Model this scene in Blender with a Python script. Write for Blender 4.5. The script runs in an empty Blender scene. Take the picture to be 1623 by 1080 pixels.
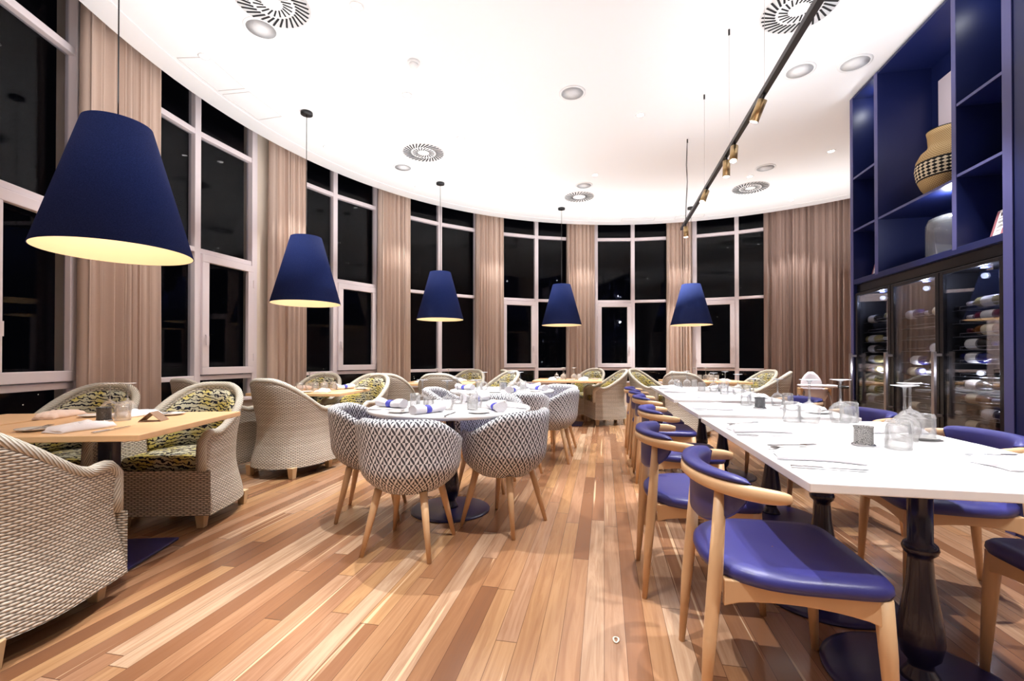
import bpy, bmesh, math, random
from mathutils import Vector, Matrix
random.seed(7)
PI = math.pi
sin, cos, rad = math.sin, math.cos, math.radians
sc = bpy.context.scene
COL = sc.collection

# ------------------------------------------------------------------ camera, world, exposure
CAM_H = 1.10
cam = bpy.data.cameras.new('camera')
cam.sensor_width = 36; cam.lens = 721.3 / 1623 * 36
cam.shift_x = 0.0; cam.shift_y = 24 / 1623
cam.clip_start = 0.05; cam.clip_end = 500
camo = bpy.data.objects.new('camera', cam); COL.objects.link(camo)
camo.location = (0, 0, CAM_H)
camo.rotation_euler = (rad(90 + 0.4), 0, rad(11.41))
sc.camera = camo
W = bpy.data.worlds.new('night'); sc.world = W; W.use_nodes = True
W.node_tree.nodes['Background'].inputs[0].default_value = (0.0012, 0.0012, 0.0018, 1)
W.node_tree.nodes['Background'].inputs[1].default_value = 1.0
sc.view_settings.view_transform = 'Standard'; sc.view_settings.look = 'None'
sc.view_settings.exposure = 0.0; sc.view_settings.gamma = 1; sc.view_settings.use_curve_mapping = False
cy = sc.cycles
cy.max_bounces = 8; cy.diffuse_bounces = 4; cy.glossy_bounces = 3; cy.transmission_bounces = 4
cy.transparent_max_bounces = 24; cy.sample_clamp_indirect = 6; cy.caustics_reflective = False; cy.caustics_refractive = False

H = 3.80                                   # ceiling height
CX, CY_ = 1.166, 4.20                      # centre of the round room
R_CEIL, R_CUR, R_WIN = 5.25, 5.38, 5.50
def pol(a, r): return Vector((CX + r * cos(rad(a)), CY_ + r * sin(rad(a)), 0))

def light(kind, name, loc, power, color=(1, 1, 1), rot=(0, 0, 0), **k):
    l = bpy.data.lights.new(name, kind); l.energy = power; l.color = color
    for a, v in k.items(): setattr(l, a, v)
    o = bpy.data.objects.new(name, l); COL.objects.link(o); o.location = loc; o.rotation_euler = rot
    return o
WARM = (1.0, 0.89, 0.75); WHITE = (1.0, 0.985, 0.97); COOL = (0.95, 0.97, 1.0)
# added upward fill lights without any fixtures: they light the ceiling, the ceiling lights the room
UP = (PI, 0, 0)
UPC = (0.95, 0.975, 1.0)
light('AREA', 'track_fill', (1.01, 4.0, 2.86), 12, UPC, UP, shape='RECTANGLE', size=0.8, size_y=3.6)
light('AREA', 'middle_fill', (-0.9, 4.4, 2.50), 20, UPC, UP, shape='RECTANGLE', size=1.6, size_y=4.0)
for a in (214, 196, 178, 160, 142, 124, 106, 88, 70, 52):
    p = pol(a, 4.25); light('AREA', 'perimeter_fill', (p.x, p.y, 2.55), 12, UPC, (PI, 0, rad(a)), shape='RECTANGLE', size=1.0, size_y=1.3)
light('AREA', 'rear_fill', (-0.3, -1.4, 2.5), 36, UPC, UP, shape='RECTANGLE', size=4.5, size_y=3.4)
light('AREA', 'bookcase_fill', (1.9, 3.6, 2.9), 12, UPC, UP, shape='RECTANGLE', size=.8, size_y=3.0)

# ------------------------------------------------------------------ mesh helpers
class MB:
    def __init__(s): s.v = []; s.f = []; s.uv = []; s.sm = []
    def add(s, vs, fs, uvs=None, smooth=False):
        b = len(s.v); s.v += [tuple(v) for v in vs]
        for i, f in enumerate(fs):
            s.f.append([b + j for j in f]); s.sm.append(smooth)
            s.uv.append([tuple(uvs[j]) for j in f] if uvs else [(vs[j][0], vs[j][2]) for j in f])
        return s
    def box(s, c, d, rz=0, tap=1.0):
        x, y, z = d[0] / 2, d[1] / 2, d[2] / 2; vs = []
        for k, (a, b, e) in enumerate([(-1, -1, -1), (1, -1, -1), (1, 1, -1), (-1, 1, -1), (-1, -1, 1), (1, -1, 1), (1, 1, 1), (-1, 1, 1)]):
            t = tap if e < 0 else 1
            px, py = a * x * t, b * y * t
            vs.append((c[0] + px * cos(rz) - py * sin(rz), c[1] + px * sin(rz) + py * cos(rz), c[2] + e * z))
        return s.add(vs, [(3, 2, 1, 0), (4, 5, 6, 7), (0, 1, 5, 4), (1, 2, 6, 5), (2, 3, 7, 6), (3, 0, 4, 7)])
    def beam(s, a, b, w, t, up=(0, 0, 1)):
        a, b = Vector(a), Vector(b); d = (b - a).normalized(); up = Vector(up)
        r = d.cross(up)
        if r.length < 1e-4: r = d.cross(Vector((0, 1, 0)))
        r.normalize(); u = r.cross(d)
        vs = []
        for p in (a, b):
            for (i, j) in ((-1, -1), (1, -1), (1, 1), (-1, 1)): vs.append(p + r * (i * w / 2) + u * (j * t / 2))
        return s.add(vs, [(0, 1, 2, 3), (7, 6, 5, 4), (0, 4, 5, 1), (1, 5, 6, 2), (2, 6, 7, 3), (3, 7, 4, 0)])
    def grid(s, rows, cu=False, cv=False, uvf=None, smooth=True, capu=False):
        n, m = len(rows), len(rows[0]); vs = [p for r in rows for p in r]; fs = []; b = len(s.v)
        s.v += [tuple(v) for v in vs]
        for i in range(n if cv else n - 1):
            for j in range(m if cu else m - 1):
                i2, j2 = (i + 1) % n, (j + 1) % m
                s.f.append([b + i * m + j, b + i * m + j2, b + i2 * m + j2, b + i2 * m + j]); s.sm.append(smooth)
                if uvf: s.uv.append([uvf(i, j), uvf(i, j + 1), uvf(i + 1, j + 1), uvf(i + 1, j)])
                else: s.uv.append([(j / m, i / n), ((j + 1) / m, i / n), ((j + 1) / m, (i + 1) / n), (j / m, (i + 1) / n)])
        if capu:
            for i in (0, n - 1):
                idx = [b + i * m + j for j in range(m)]
                if i == 0: idx = idx[::-1]
                s.f.append(idx); s.sm.append(False); s.uv.append([(0, 0)] * m)
        return s
    def lathe(s, prof, n=24, c=(0, 0, 0), smooth=True, sx=1, sy=1):
        rows = []
        for r, z in prof:
            rows.append([Vector((c[0] + r * cos(2 * PI * k / n) * sx, c[1] + r * sin(2 * PI * k / n) * sy, c[2] + z)) for k in range(n)])
        return s.grid(rows, cu=True, smooth=smooth, capu=True)
    def tube(s, pts, r, n=8, closed=False, flat=1.0, up=(0, 0, 1)):
        pts = [Vector(p) for p in pts]; N = len(pts); rows = []
        rr = r if isinstance(r, (list, tuple)) else [r] * N
        for i, p in enumerate(pts):
            a = pts[(i - 1) % N] if (closed or i > 0) else p; b = pts[(i + 1) % N] if (closed or i < N - 1) else p
            d = (b - a).normalized(); u = Vector(up); x = d.cross(u)
            if x.length < 1e-3: x = d.cross(Vector((0.3, 1, 0.1)))
            x.normalize(); y = x.cross(d)
            rows.append([p + x * (rr[i] * cos(2 * PI * k / n)) + y * (rr[i] * flat * sin(2 * PI * k / n)) for k in range(n)])
        L = [0]
        for i in range(1, N): L.append(L[-1] + (pts[i] - pts[i - 1]).length)
        L.append(L[-1] + 0.01)
        return s.grid(rows, cu=True, cv=closed, uvf=lambda i, j: (L[min(i, N)], j / n), capu=not closed)
    def prism(s, poly, z0, z1):
        n = len(poly); vs = [(p[0], p[1], z0) for p in poly] + [(p[0], p[1], z1) for p in poly]
        fs = [tuple(range(n - 1, -1, -1)), tuple(range(n, 2 * n))] + [(i, (i + 1) % n, n + (i + 1) % n, n + i) for i in range(n)]
        return s.add(vs, fs)
    def move(s, m, i0=0):
        for i in range(i0, len(s.v)): s.v[i] = tuple(m @ Vector(s.v[i]))
        return s
    def build(s, name, mat, parent=None, bevel=0, sub=0, seg=2, fix=True):
        me = bpy.data.meshes.new(name); me.from_pydata(s.v, [], s.f)
        ul = me.uv_layers.new(name='UVMap'); k = 0
        for uvs in s.uv:
            for u in uvs: ul.data[k].uv = u; k += 1
        me.polygons.foreach_set('use_smooth', s.sm)
        if fix:
            bm = bmesh.new(); bm.from_mesh(me); bmesh.ops.recalc_face_normals(bm, faces=bm.faces); bm.to_mesh(me); bm.free()
        me.materials.append(mat)
        o = bpy.data.objects.new(name, me); COL.objects.link(o)
        if parent: o.parent = parent
        if bevel:
            md = o.modifiers.new('bevel', 'BEVEL'); md.width = bevel; md.segments = seg; md.limit_method = 'ANGLE'; md.angle_limit = rad(40)
        if sub:
            md = o.modifiers.new('sub', 'SUBSURF'); md.levels = sub; md.render_levels = sub
        return o

def tag(o, label=None, cat=None, group=None, kind=None):
    if label: o['label'] = label
    if cat: o['category'] = cat
    if group: o['group'] = group
    if kind: o['kind'] = kind
    return o
def thing(name, label=None, cat=None, loc=(0, 0, 0), rz=0, group=None, kind=None):
    o = bpy.data.objects.new(name, None); COL.objects.link(o); o.location = loc; o.rotation_euler = (0, 0, rz)
    o.empty_display_size = 0.05
    return tag(o, label, cat, group, kind)
KIDS = {}
def dup(root, loc, rz, label, group=None):
    r = root.copy(); COL.objects.link(r); r.location = loc; r.rotation_euler = (0, 0, rz)
    tag(r, label, None, group)
    if root.name not in KIDS: KIDS[root.name] = [(c, list(c.children)) for c in root.children]
    for c, gs in KIDS[root.name]:
        d = c.copy(); COL.objects.link(d); d.parent = r
        for g in gs:
            e = g.copy(); COL.objects.link(e); e.parent = d
    return r
class Proto:
    """first placement uses the object itself, later ones copy it"""
    def __init__(s, root): s.root = root; s.used = False; KIDS[root.name] = [(c, list(c.children)) for c in root.children]
    def place(s, x, y, z, heading, label, group=None):
        rz = rad(heading - 90)
        if not s.used:
            s.used = True; r = s.root; r.location = (x, y, z); r.rotation_euler = (0, 0, rz); return tag(r, label, None, group)
        return dup(s.root, (x, y, z), rz, label, group)

# ------------------------------------------------------------------ materials
def lin(r, g, b):
    f = lambda c: ((c / 255 + 0.055) / 1.055) ** 2.4 if c > 10 else c / 255 / 12.92
    return (f(r), f(g), f(b), 1)
def mat(name, col, rough=0.5, metal=0.0, bump=None, spec=0.5, coat=0, emis=None, estr=0, sheen=0, var=None):
    m = bpy.data.materials.new(name); m.use_nodes = True; nt = m.node_tree; p = nt.nodes['Principled BSDF']
    p.inputs['Base Color'].default_value = col; p.inputs['Roughness'].default_value = rough; p.inputs['Metallic'].default_value = metal
    p.inputs['Specular IOR Level'].default_value = spec; p.inputs['Coat Weight'].default_value = coat; p.inputs['Sheen Weight'].default_value = sheen
    if emis: p.inputs['Emission Color'].default_value = emis; p.inputs['Emission Strength'].default_value = estr
    tc = nt.nodes.new('ShaderNodeTexCoord')
    if var:                                     # (scale, amount, stretch xyz)
        mp = nt.nodes.new('ShaderNodeMapping'); mp.inputs['Scale'].default_value = var[2] if len(var) > 2 else (1, 1, 1)
        nz = nt.nodes.new('ShaderNodeTexNoise'); nz.inputs['Scale'].default_value = var[0]; nz.inputs['Detail'].default_value = 4
        mx = nt.nodes.new('ShaderNodeMix'); mx.data_type = 'RGBA'
        mx.inputs[6].default_value = tuple(c * (1 - var[1]) for c in col[:3]) + (1,); mx.inputs[7].default_value = tuple(min(1, c * (1 + var[1])) for c in col[:3]) + (1,)
        nt.links.new(tc.outputs['Object'], mp.inputs[0]); nt.links.new(mp.outputs[0], nz.inputs[0]); nt.links.new(nz.outputs[0], mx.inputs[0]); nt.links.new(mx.outputs[2], p.inputs['Base Color'])
    if bump:                                    # (scale, strength)
        nz = nt.nodes.new('ShaderNodeTexNoise'); nz.inputs['Scale'].default_value = bump[0]; bp = nt.nodes.new('ShaderNodeBump'); bp.inputs['Strength'].default_value = bump[1]; bp.inputs['Distance'].default_value = 0.005
        nt.links.new(tc.outputs['Object'], nz.inputs[0]); nt.links.new(nz.outputs[0], bp.inputs['Height']); nt.links.new(bp.outputs[0], p.inputs['Normal'])
    return m
class N:
    """terse node builder"""
    def __init__(s, name, rough=0.5, spec=0.5):
        s.m = bpy.data.materials.new(name); s.m.use_nodes = True; s.t = s.m.node_tree; s.p = s.t.nodes['Principled BSDF']
        s.p.inputs['Roughness'].default_value = rough; s.p.inputs['Specular IOR Level'].default_value = spec
    def n(s, t, **k):
        o = s.t.nodes.new(t)
        for a, v in k.items(): setattr(o, a, v)
        return o
    def l(s, a, b): s.t.links.new(a, b)
    def put(s, v, sock):
        if isinstance(v, (int, float)): sock.default_value = v
        else: s.l(v, sock)
    def M(s, op, a, b=0.0, c=0.0):
        o = s.n('ShaderNodeMath', operation=op); s.put(a, o.inputs[0]); s.put(b, o.inputs[1])
        if op in ('MULTIPLY_ADD', 'SMOOTH_MIN', 'COMPARE', 'WRAP'): s.put(c, o.inputs[2])
        return o.outputs[0]
    def ramp(s, fac, stops, interp='LINEAR'):
        o = s.n('ShaderNodeValToRGB'); cr = o.color_ramp; cr.interpolation = interp
        while len(cr.elements) < len(stops): cr.elements.new(0.5)
        for e, (p, c) in zip(cr.elements, stops): e.position = p; e.color = c
        s.l(fac, o.inputs[0]); return o.outputs[0]
    def mix(s, f, a, b, mode='MIX'):
        o = s.n('ShaderNodeMix', data_type='RGBA', blend_type=mode); s.put(f, o.inputs[0])
        for v, i in ((a, 6), (b, 7)):
            if isinstance(v, tuple): o.inputs[i].default_value = v
            else: s.l(v, o.inputs[i])
        return o.outputs[2]
    def bump(s, h, st, dist):
        o = s.n('ShaderNodeBump'); o.inputs['Strength'].default_value = st; o.inputs['Distance'].default_value = dist
        s.l(h, o.inputs['Height']); s.l(o.outputs[0], s.p.inputs['Normal'])

def floor_material():
    g = N('floor_boards', 0.3, 0.5)
    tc = g.n('ShaderNodeTexCoord'); sx = g.n('ShaderNodeSeparateXYZ'); g.l(tc.outputs['Object'], sx.inputs[0])
    x, y = sx.outputs[0], sx.outputs[1]; w = 0.083
    xs = g.M('DIVIDE', x, w); col = g.M('FLOOR', xs); fx = g.M('FRACT', xs)
    wn = g.n('ShaderNodeTexWhiteNoise', noise_dimensions='1D'); g.l(col, wn.inputs['W'])
    ys = g.M('ADD', g.M('DIVIDE', y, 1.75), g.M('MULTIPLY', wn.outputs['Value'], 7.3)); row = g.M('FLOOR', ys); fy = g.M('FRACT', ys)
    cv = g.n('ShaderNodeCombineXYZ'); g.l(col, cv.inputs[0]); g.l(row, cv.inputs[1])
    w2 = g.n('ShaderNodeTexWhiteNoise', noise_dimensions='3D'); g.l(cv.outputs[0], w2.inputs['Vector'])
    base = g.ramp(w2.outputs['Value'], [(0.0, lin(112, 76, 54)), (0.16, lin(140, 98, 70)), (0.34, lin(166, 124, 88)), (0.5, lin(178, 138, 98)), (0.66, lin(160, 118, 90)), (0.82, lin(180, 146, 118)), (1.0, lin(190, 160, 132))])
    # grain along the board
    gv = g.n('ShaderNodeCombineXYZ'); g.l(g.M('MULTIPLY', x, 30.0), gv.inputs[0]); g.l(g.M('ADD', g.M('MULTIPLY', y, 1.6), g.M('MULTIPLY', w2.outputs['Value'], 31.0)), gv.inputs[1]); g.l(g.M('MULTIPLY', col, 3.17), gv.inputs[2])
    nz = g.n('ShaderNodeTexNoise'); nz.inputs['Scale'].default_value = 1.0; nz.inputs['Detail'].default_value = 9; nz.inputs['Roughness'].default_value = .62; nz.inputs['Distortion'].default_value = 1.1; g.l(gv.outputs[0], nz.inputs[0])
    c1 = g.mix(g.ramp(nz.outputs[0], [(0.36, (0, 0, 0, 1)), (0.62, (1, 1, 1, 1))]), lin(128, 86, 58), base, 'MIX')
    c1 = g.mix(0.55, base, c1)
    # pale sapwood streaks
    sv = g.n('ShaderNodeCombineXYZ'); g.l(g.M('MULTIPLY', x, 24.0), sv.inputs[0]); g.l(g.M('MULTIPLY', y, 0.35), sv.inputs[1]); g.l(w2.outputs['Value'], sv.inputs[2])
    n2 = g.n('ShaderNodeTexNoise'); n2.inputs['Scale'].default_value = 1.3; n2.inputs['Detail'].default_value = 2; g.l(sv.outputs[0], n2.inputs[0])
    c2 = g.mix(g.ramp(n2.outputs[0], [(0.68, (0, 0, 0, 1)), (0.71, (.7, .7, .7, 1))]), c1, lin(220, 190, 154))
    gap = g.M('MAXIMUM', g.M('GREATER_THAN', g.M('ABSOLUTE', g.M('SUBTRACT', fx, 0.5)), 0.487), g.M('GREATER_THAN', g.M('ABSOLUTE', g.M('SUBTRACT', fy, 0.5)), 0.4988))
    c3 = g.mix(g.M('MULTIPLY', gap, 0.75), c2, lin(70, 40, 24))
    g.l(c3, g.p.inputs['Base Color'])
    g.p.inputs['Roughness'].default_value = 0.24; g.p.inputs['Coat Weight'].default_value = 0.25; g.p.inputs['Coat Roughness'].default_value = 0.12
    return g.m

def wicker_material(name, c_hi, c_mid, c_lo, s=0.036, hgt=0.0115):
    g = N(name, 0.6, 0.3)
    uv = g.n('ShaderNodeUVMap'); sx = g.n('ShaderNodeSeparateXYZ'); g.l(uv.outputs[0], sx.inputs[0])
    nz = g.n('ShaderNodeTexNoise'); nz.inputs['Scale'].default_value = 9; g.l(uv.outputs[0], nz.inputs[0])
    v = g.M('DIVIDE', g.M('ADD', sx.outputs[1], g.M('MULTIPLY', nz.outputs[0], 0.012)), hgt); r = g.M('FLOOR', v); fv = g.M('FRACT', v)
    prof = g.M('SUBTRACT', 1.0, g.M('POWER', g.M('ABSOLUTE', g.M('SUBTRACT', g.M('MULTIPLY', fv, 2.0), 1.0)), 2.2))
    par = g.M('MULTIPLY', g.M('MODULO', r, 2.0), PI)
    ph = g.M('ADD', g.M('MULTIPLY', g.M('DIVIDE', sx.outputs[0], s), 2 * PI), par)
    over = g.M('MULTIPLY_ADD', g.M('COSINE', ph), 0.5, 0.5)
    hgtv = g.M('MULTIPLY', prof, g.M('MULTIPLY_ADD', over, 0.72, 0.28))
    rn = g.n('ShaderNodeTexWhiteNoise', noise_dimensions='1D'); g.l(r, rn.inputs['W'])
    n2 = g.n('ShaderNodeTexNoise'); n2.inputs['Scale'].default_value = 30; g.l(uv.outputs[0], n2.inputs[0])
    strand = g.mix(g.M('MULTIPLY_ADD', rn.outputs['Value'], 0.6, g.M('MULTIPLY', n2.outputs[0], 0.4)), c_mid, c_hi)
    col = g.mix(g.ramp(hgtv, [(0.12, (0, 0, 0, 1)), (0.48, (1, 1, 1, 1))]), c_lo, strand)
    g.l(col, g.p.inputs['Base Color']); g.bump(hgtv, 0.7, 0.006)
    return g.m

def triangle_fabric():
    g = N('triangle_print_fabric', 0.85, 0.2)
    uv = g.n('ShaderNodeUVMap'); sx = g.n('ShaderNodeSeparateXYZ'); g.l(uv.outputs[0], sx.inputs[0])
    a = g.M('DIVIDE', sx.outputs[0], 0.0235); b = g.M('DIVIDE', sx.outputs[1], 0.040)
    i, j = g.M('FLOOR', a), g.M('FLOOR', b); fx, fy = g.M('FRACT', a), g.M('FRACT', b)
    par = g.M('GREATER_THAN', g.M('ABSOLUTE', g.M('MODULO', g.M('ADD', g.M('ADD', i, j), 400.0), 2.0)), 0.5)
    bandA = g.M('LESS_THAN', g.M('ABSOLUTE', g.M('SUBTRACT', g.M('ADD', fx, fy), 1.0)), 0.29)
    bandB = g.M('GREATER_THAN', g.M('ABSOLUTE', g.M('SUBTRACT', fx, fy)), 0.31)
    k = g.M('ADD', g.M('MULTIPLY', par, bandA), g.M('MULTIPLY', g.M('SUBTRACT', 1.0, par), bandB))
    nz = g.n('ShaderNodeTexNoise'); nz.inputs['Scale'].default_value = 400; g.l(uv.outputs[0], nz.inputs[0])
    col = g.mix(k, lin(240, 240, 244), lin(62, 62, 70)); col = g.mix(g.M('MULTIPLY', nz.outputs[0], 0.25), col, lin(140, 140, 145))
    g.l(col, g.p.inputs['Base Color']); g.bump(nz.outputs[0], 0.25, 0.002)
    return g.m

def tiger_fabric(name, ca, cb, dark):
    g = N(name, 0.9, 0.15)
    tc = g.n('ShaderNodeTexCoord'); mp = g.n('ShaderNodeMapping'); mp.inputs['Rotation'].default_value = (0.2, 0.15, 0.3); g.l(tc.outputs['Object'], mp.inputs[0])
    wv = g.n('ShaderNodeTexWave', wave_type='BANDS', bands_direction='Z', wave_profile='SIN')
    wv.inputs['Scale'].default_value = 13; wv.inputs['Distortion'].default_value = 8; wv.inputs['Detail'].default_value = 2; wv.inputs['Detail Scale'].default_value = 2.2
    g.l(mp.outputs[0], wv.inputs[0])
    nz = g.n('ShaderNodeTexNoise'); nz.inputs['Scale'].default_value = 7; g.l(tc.outputs['Object'], nz.inputs[0])
    bg = g.mix(g.ramp(nz.outputs[0], [(0.42, (0, 0, 0, 1)), (0.58, (1, 1, 1, 1))]), ca, cb)
    col = g.mix(g.ramp(wv.outputs['Fac'], [(0.27, (1, 1, 1, 1)), (0.37, (0, 0, 0, 1))]), bg, dark)
    g.l(col, g.p.inputs['Base Color']); return g.m

def weave(name, col, col2, scale=260, rough=0.9, st=(1, 1, 1)):
    g = N(name, rough, 0.15)
    tc = g.n('ShaderNodeTexCoord'); mp = g.n('ShaderNodeMapping'); mp.inputs['Scale'].default_value = st; g.l(tc.outputs['Object'], mp.inputs[0])
    nz = g.n('ShaderNodeTexNoise'); nz.inputs['Scale'].default_value = scale; nz.inputs['Detail'].default_value = 3; g.l(mp.outputs[0], nz.inputs[0])
    g.l(g.mix(g.ramp(nz.outputs[0], [(0.35, (0, 0, 0, 1)), (0.65, (1, 1, 1, 1))]), col, col2), g.p.inputs['Base Color']); g.bump(nz.outputs[0], 0.3, 0.002)
    return g.m

def glass(name, tint=(1, 1, 1, 1), ior=1.5, body=0.0, bodycol=(0.9, 0.95, 1, 1), rough=0.0, mul=1.0, flat=None):
    """thin glass: sees through, mirrors by Fresnel; body = share of faint diffuse"""
    m = bpy.data.materials.new(name); m.use_nodes = True; nt = m.node_tree; nt.nodes.clear()
    out = nt.nodes.new('ShaderNodeOutputMaterial'); tr = nt.nodes.new('ShaderNodeBsdfTransparent'); tr.inputs[0].default_value = tint
    gl = nt.nodes.new('ShaderNodeBsdfGlossy'); gl.inputs['Roughness'].default_value = rough
    fr = nt.nodes.new('ShaderNodeFresnel'); fr.inputs[0].default_value = ior
    mu = nt.nodes.new('ShaderNodeMath'); mu.operation = 'MULTIPLY'; mu.inputs[1].default_value = mul; mu.use_clamp = True
    mx = nt.nodes.new('ShaderNodeMixShader'); nt.links.new(fr.outputs[0], mu.inputs[0]); nt.links.new(mu.outputs[0], mx.inputs[0])
    src = tr.outputs[0]
    if flat is not None: nt.links.remove(mx.inputs[0].links[0]); mx.inputs[0].default_value = flat
    if body:
        df = nt.nodes.new('ShaderNodeBsdfDiffuse'); df.inputs[0].default_value = bodycol
        m2 = nt.nodes.new('ShaderNodeMixShader'); m2.inputs[0].default_value = body
        nt.links.new(tr.outputs[0], m2.inputs[1]); nt.links.new(df.outputs[0], m2.inputs[2]); src = m2.outputs[0]
    nt.links.new(src, mx.inputs[1]); nt.links.new(gl.outputs[0], mx.inputs[2]); nt.links.new(mx.outputs[0], out.inputs[0])
    return m

M = {}
M['floor'] = floor_material()
M['ceiling'] = mat('ceiling_paint', lin(250, 249, 249), 0.9, spec=0.1)
M['recess'] = mat('recess_paint', lin(190, 180, 172), 0.9)
M['wall'] = mat('cream_wall', lin(236, 220, 202), 0.8, bump=(40, .05))
M['grey_wall'] = mat('grey_wall', lin(190, 192, 196), 0.8)
M['frame'] = mat('window_paint', lin(240, 228, 230), 0.45, spec=0.4)
M['skirt'] = mat('skirting_paint', lin(236, 228, 222), 0.5)
M['pane'] = glass('window_glass', (0.80, 0.81, 0.83, 1), 1.45, flat=0.011)
M['curtain'] = weave('taupe_curtain', lin(206, 182, 166), lin(214, 191, 176), 500)
M['sheer'] = weave('taupe_sheer_curtain', lin(162, 138, 128), lin(170, 147, 137), 500)
M['wicker'] = wicker_material('wicker_weave', lin(226, 218, 204), lin(194, 182, 166), lin(76, 66, 58))
def braid():
    g = N('wicker_braid', .6, .3); uv = g.n('ShaderNodeUVMap'); sx = g.n('ShaderNodeSeparateXYZ'); g.l(uv.outputs[0], sx.inputs[0])
    w = g.M('MULTIPLY_ADD', g.M('SINE', g.M('MULTIPLY', g.M('ADD', g.M('MULTIPLY', sx.outputs[0], 38.0), g.M('MULTIPLY', sx.outputs[1], 14.0)), 2 * PI)), .5, .5)
    g.l(g.ramp(w, [(.0, lin(140, 130, 114)), (.3, lin(196, 190, 176)), (1, lin(216, 211, 200))]), g.p.inputs['Base Color']); g.bump(w, .6, .004); return g.m
M['wrim'] = braid()
M['tiger'] = tiger_fabric('tiger_leaf_fabric', lin(190, 174, 96), lin(182, 178, 156), lin(30, 28, 40))
M['triangle'] = triangle_fabric()
M['leather'] = mat('blue_leather', lin(52, 52, 118), 0.38, bump=(300, .08), var=(3, .12))
M['leather_dark'] = mat('navy_leather', lin(40, 38, 88), 0.45, bump=(300, .08))
M['oak'] = mat('pale_oak', lin(214, 176, 134), 0.42, var=(9, .13, (1, 1, .12)))
M['leg_wood'] = mat('weathered_wood', lin(196, 168, 130), 0.55, var=(20, .2, (1, 1, .15)))
M['table_wood'] = mat('oak_table_top', lin(232, 190, 144), 0.38, var=(10, .12, (.12, 1.6, 1)))
M['marble'] = mat('white_stone', lin(244, 244, 246), 0.2, spec=0.5, var=(3, .02))
M['marble_edge'] = mat('stone_edge', lin(214, 206, 212), 0.35)
M['navy_metal'] = mat('navy_enamel', lin(26, 24, 52), 0.22, spec=0.5, coat=.3)
M['navy_plate'] = mat('navy_base', lin(34, 32, 84), 0.3, spec=0.5)
M['black'] = mat('black_metal', lin(22, 22, 24), 0.4)
M['slot'] = mat('vent_slot_black', lin(20, 20, 22), 0.8)
M['shade'] = weave('navy_linen_shade', lin(24, 38, 88), lin(38, 54, 112), 160, st=(1, 1, 3))
M['shade_in'] = mat('cream_shade_lining', lin(246, 230, 204), 0.8)
M['bulb'] = mat('warm_bulb', (1, .8, .5, 1), 0.5, emis=(1, .72, .38, 1), estr=5)
M['cord'] = mat('black_cord', lin(30, 28, 30), 0.6)
M['brass'] = mat('brushed_brass', lin(196, 168, 122), 0.3, metal=0.9)
M['lamp_face'] = mat('lit_lamp_face', (1, 1, 1, 1), 0.5, emis=(1, .97, .93, 1), estr=25)
M['trimring'] = mat('white_trim_ring', lin(246, 246, 246), 0.5)
M['speaker'] = mat('speaker_grille', lin(226, 226, 227), 0.8, bump=(900, .3))
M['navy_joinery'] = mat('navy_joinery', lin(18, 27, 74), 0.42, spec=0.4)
M['navy_lit_edge'] = mat('navy_joinery_lit', lin(74, 74, 124), 0.45)  # joinery navy made lighter, light on the front edges put into the colour
M['navy_deep'] = mat('navy_plinth', lin(22, 22, 62), 0.5)
M['cooler_in'] = mat('cooler_interior', lin(24, 22, 24), 0.55)
M['cooler_frame'] = mat('cooler_black', lin(14, 13, 16), 0.25)
M['cooler_glass'] = glass('cooler_door_glass', (0.92, 0.92, 0.94, 1), 1.45, mul=.6)
M['steel'] = mat('brushed_steel', lin(196, 188, 186), 0.28, metal=1.0)
M['wire'] = mat('rack_wire', lin(190, 190, 196), 0.3, metal=0.9)
M['cutlery'] = mat('polished_cutlery', lin(200, 200, 204), 0.14, metal=1.0)
M['led'] = mat('blue_led', (0, 0, 1, 1), 0.5, emis=(.25, .35, 1, 1), estr=30)
M['napkin'] = mat('white_napkin', lin(240, 238, 244), 0.85, bump=(120, .2))
M['napkin_pink'] = mat('blush_napkin', lin(240, 218, 208), 0.85, bump=(120, .2))
M['band'] = mat('blue_napkin_band', lin(70, 72, 176), 0.6)
M['china'] = mat('white_china', lin(240, 238, 236), 0.18)
M['glass'] = glass('drinking_glass', (0.99, 0.99, 0.99, 1), 1.45, body=0.13, bodycol=(1, 1, 1, 1), mul=.55)
M['glass_thick'] = glass('heavy_glass', (0.96, 0.98, 0.99, 1), 1.5, body=0.14, bodycol=(.95, .97, 1, 1), mul=.8)
M['card_brown'] = mat('brown_card', lin(140, 112, 90), 0.7)
M['paper'] = mat('menu_paper', lin(236, 232, 232), 0.7)
M['ink'] = mat('printed_ink', lin(60, 52, 60), 0.8)
M['floral'] = mat('printed_floral', lin(150, 90, 100), 0.8, var=(60, .5))
M['plastic_white'] = mat('white_plastic', lin(236, 232, 240), 0.35)
M['pinkwall'] = mat('lit_wall_beyond', lin(224, 210, 216), 0.7)

# ------------------------------------------------------------------ room shell
# window bays: centre mullion angle, half carrying the opening casement (0 none, -1 clockwise half, +1 counter-clockwise half)
BAYS = [(201.6, -1), (180.5, -1), (159.0, -1), (138.2, 0), (117.06, 1), (96.07, 1), (75.6, 1)]
HALF = 8.35
def outline(r, a0, a1, n):
    return [pol(a0 + (a1 - a0) * k / n, r) for k in range(n + 1)]
LW, RW, BW = -4.3, 2.97, -5.0
floor_poly = outline(R_WIN + .1, -8, 218, 60) + [Vector((LW - .1, BW - .1, 0)), Vector((RW + 3.6, BW - .1, 0))]
MB().prism(floor_poly, -0.08, 0.0).build('floor', M['floor'])['kind'] = 'structure'
ceil_poly = outline(R_CEIL, -8, 216, 90) + [Vector((LW, 0.9, 0)), Vector((LW, BW, 0)), Vector((RW + 3.5, BW, 0))]
b = MB().prism(ceil_poly, H, H + .13)
b.build('ceiling', M['ceiling'])['kind'] = 'structure'
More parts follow.
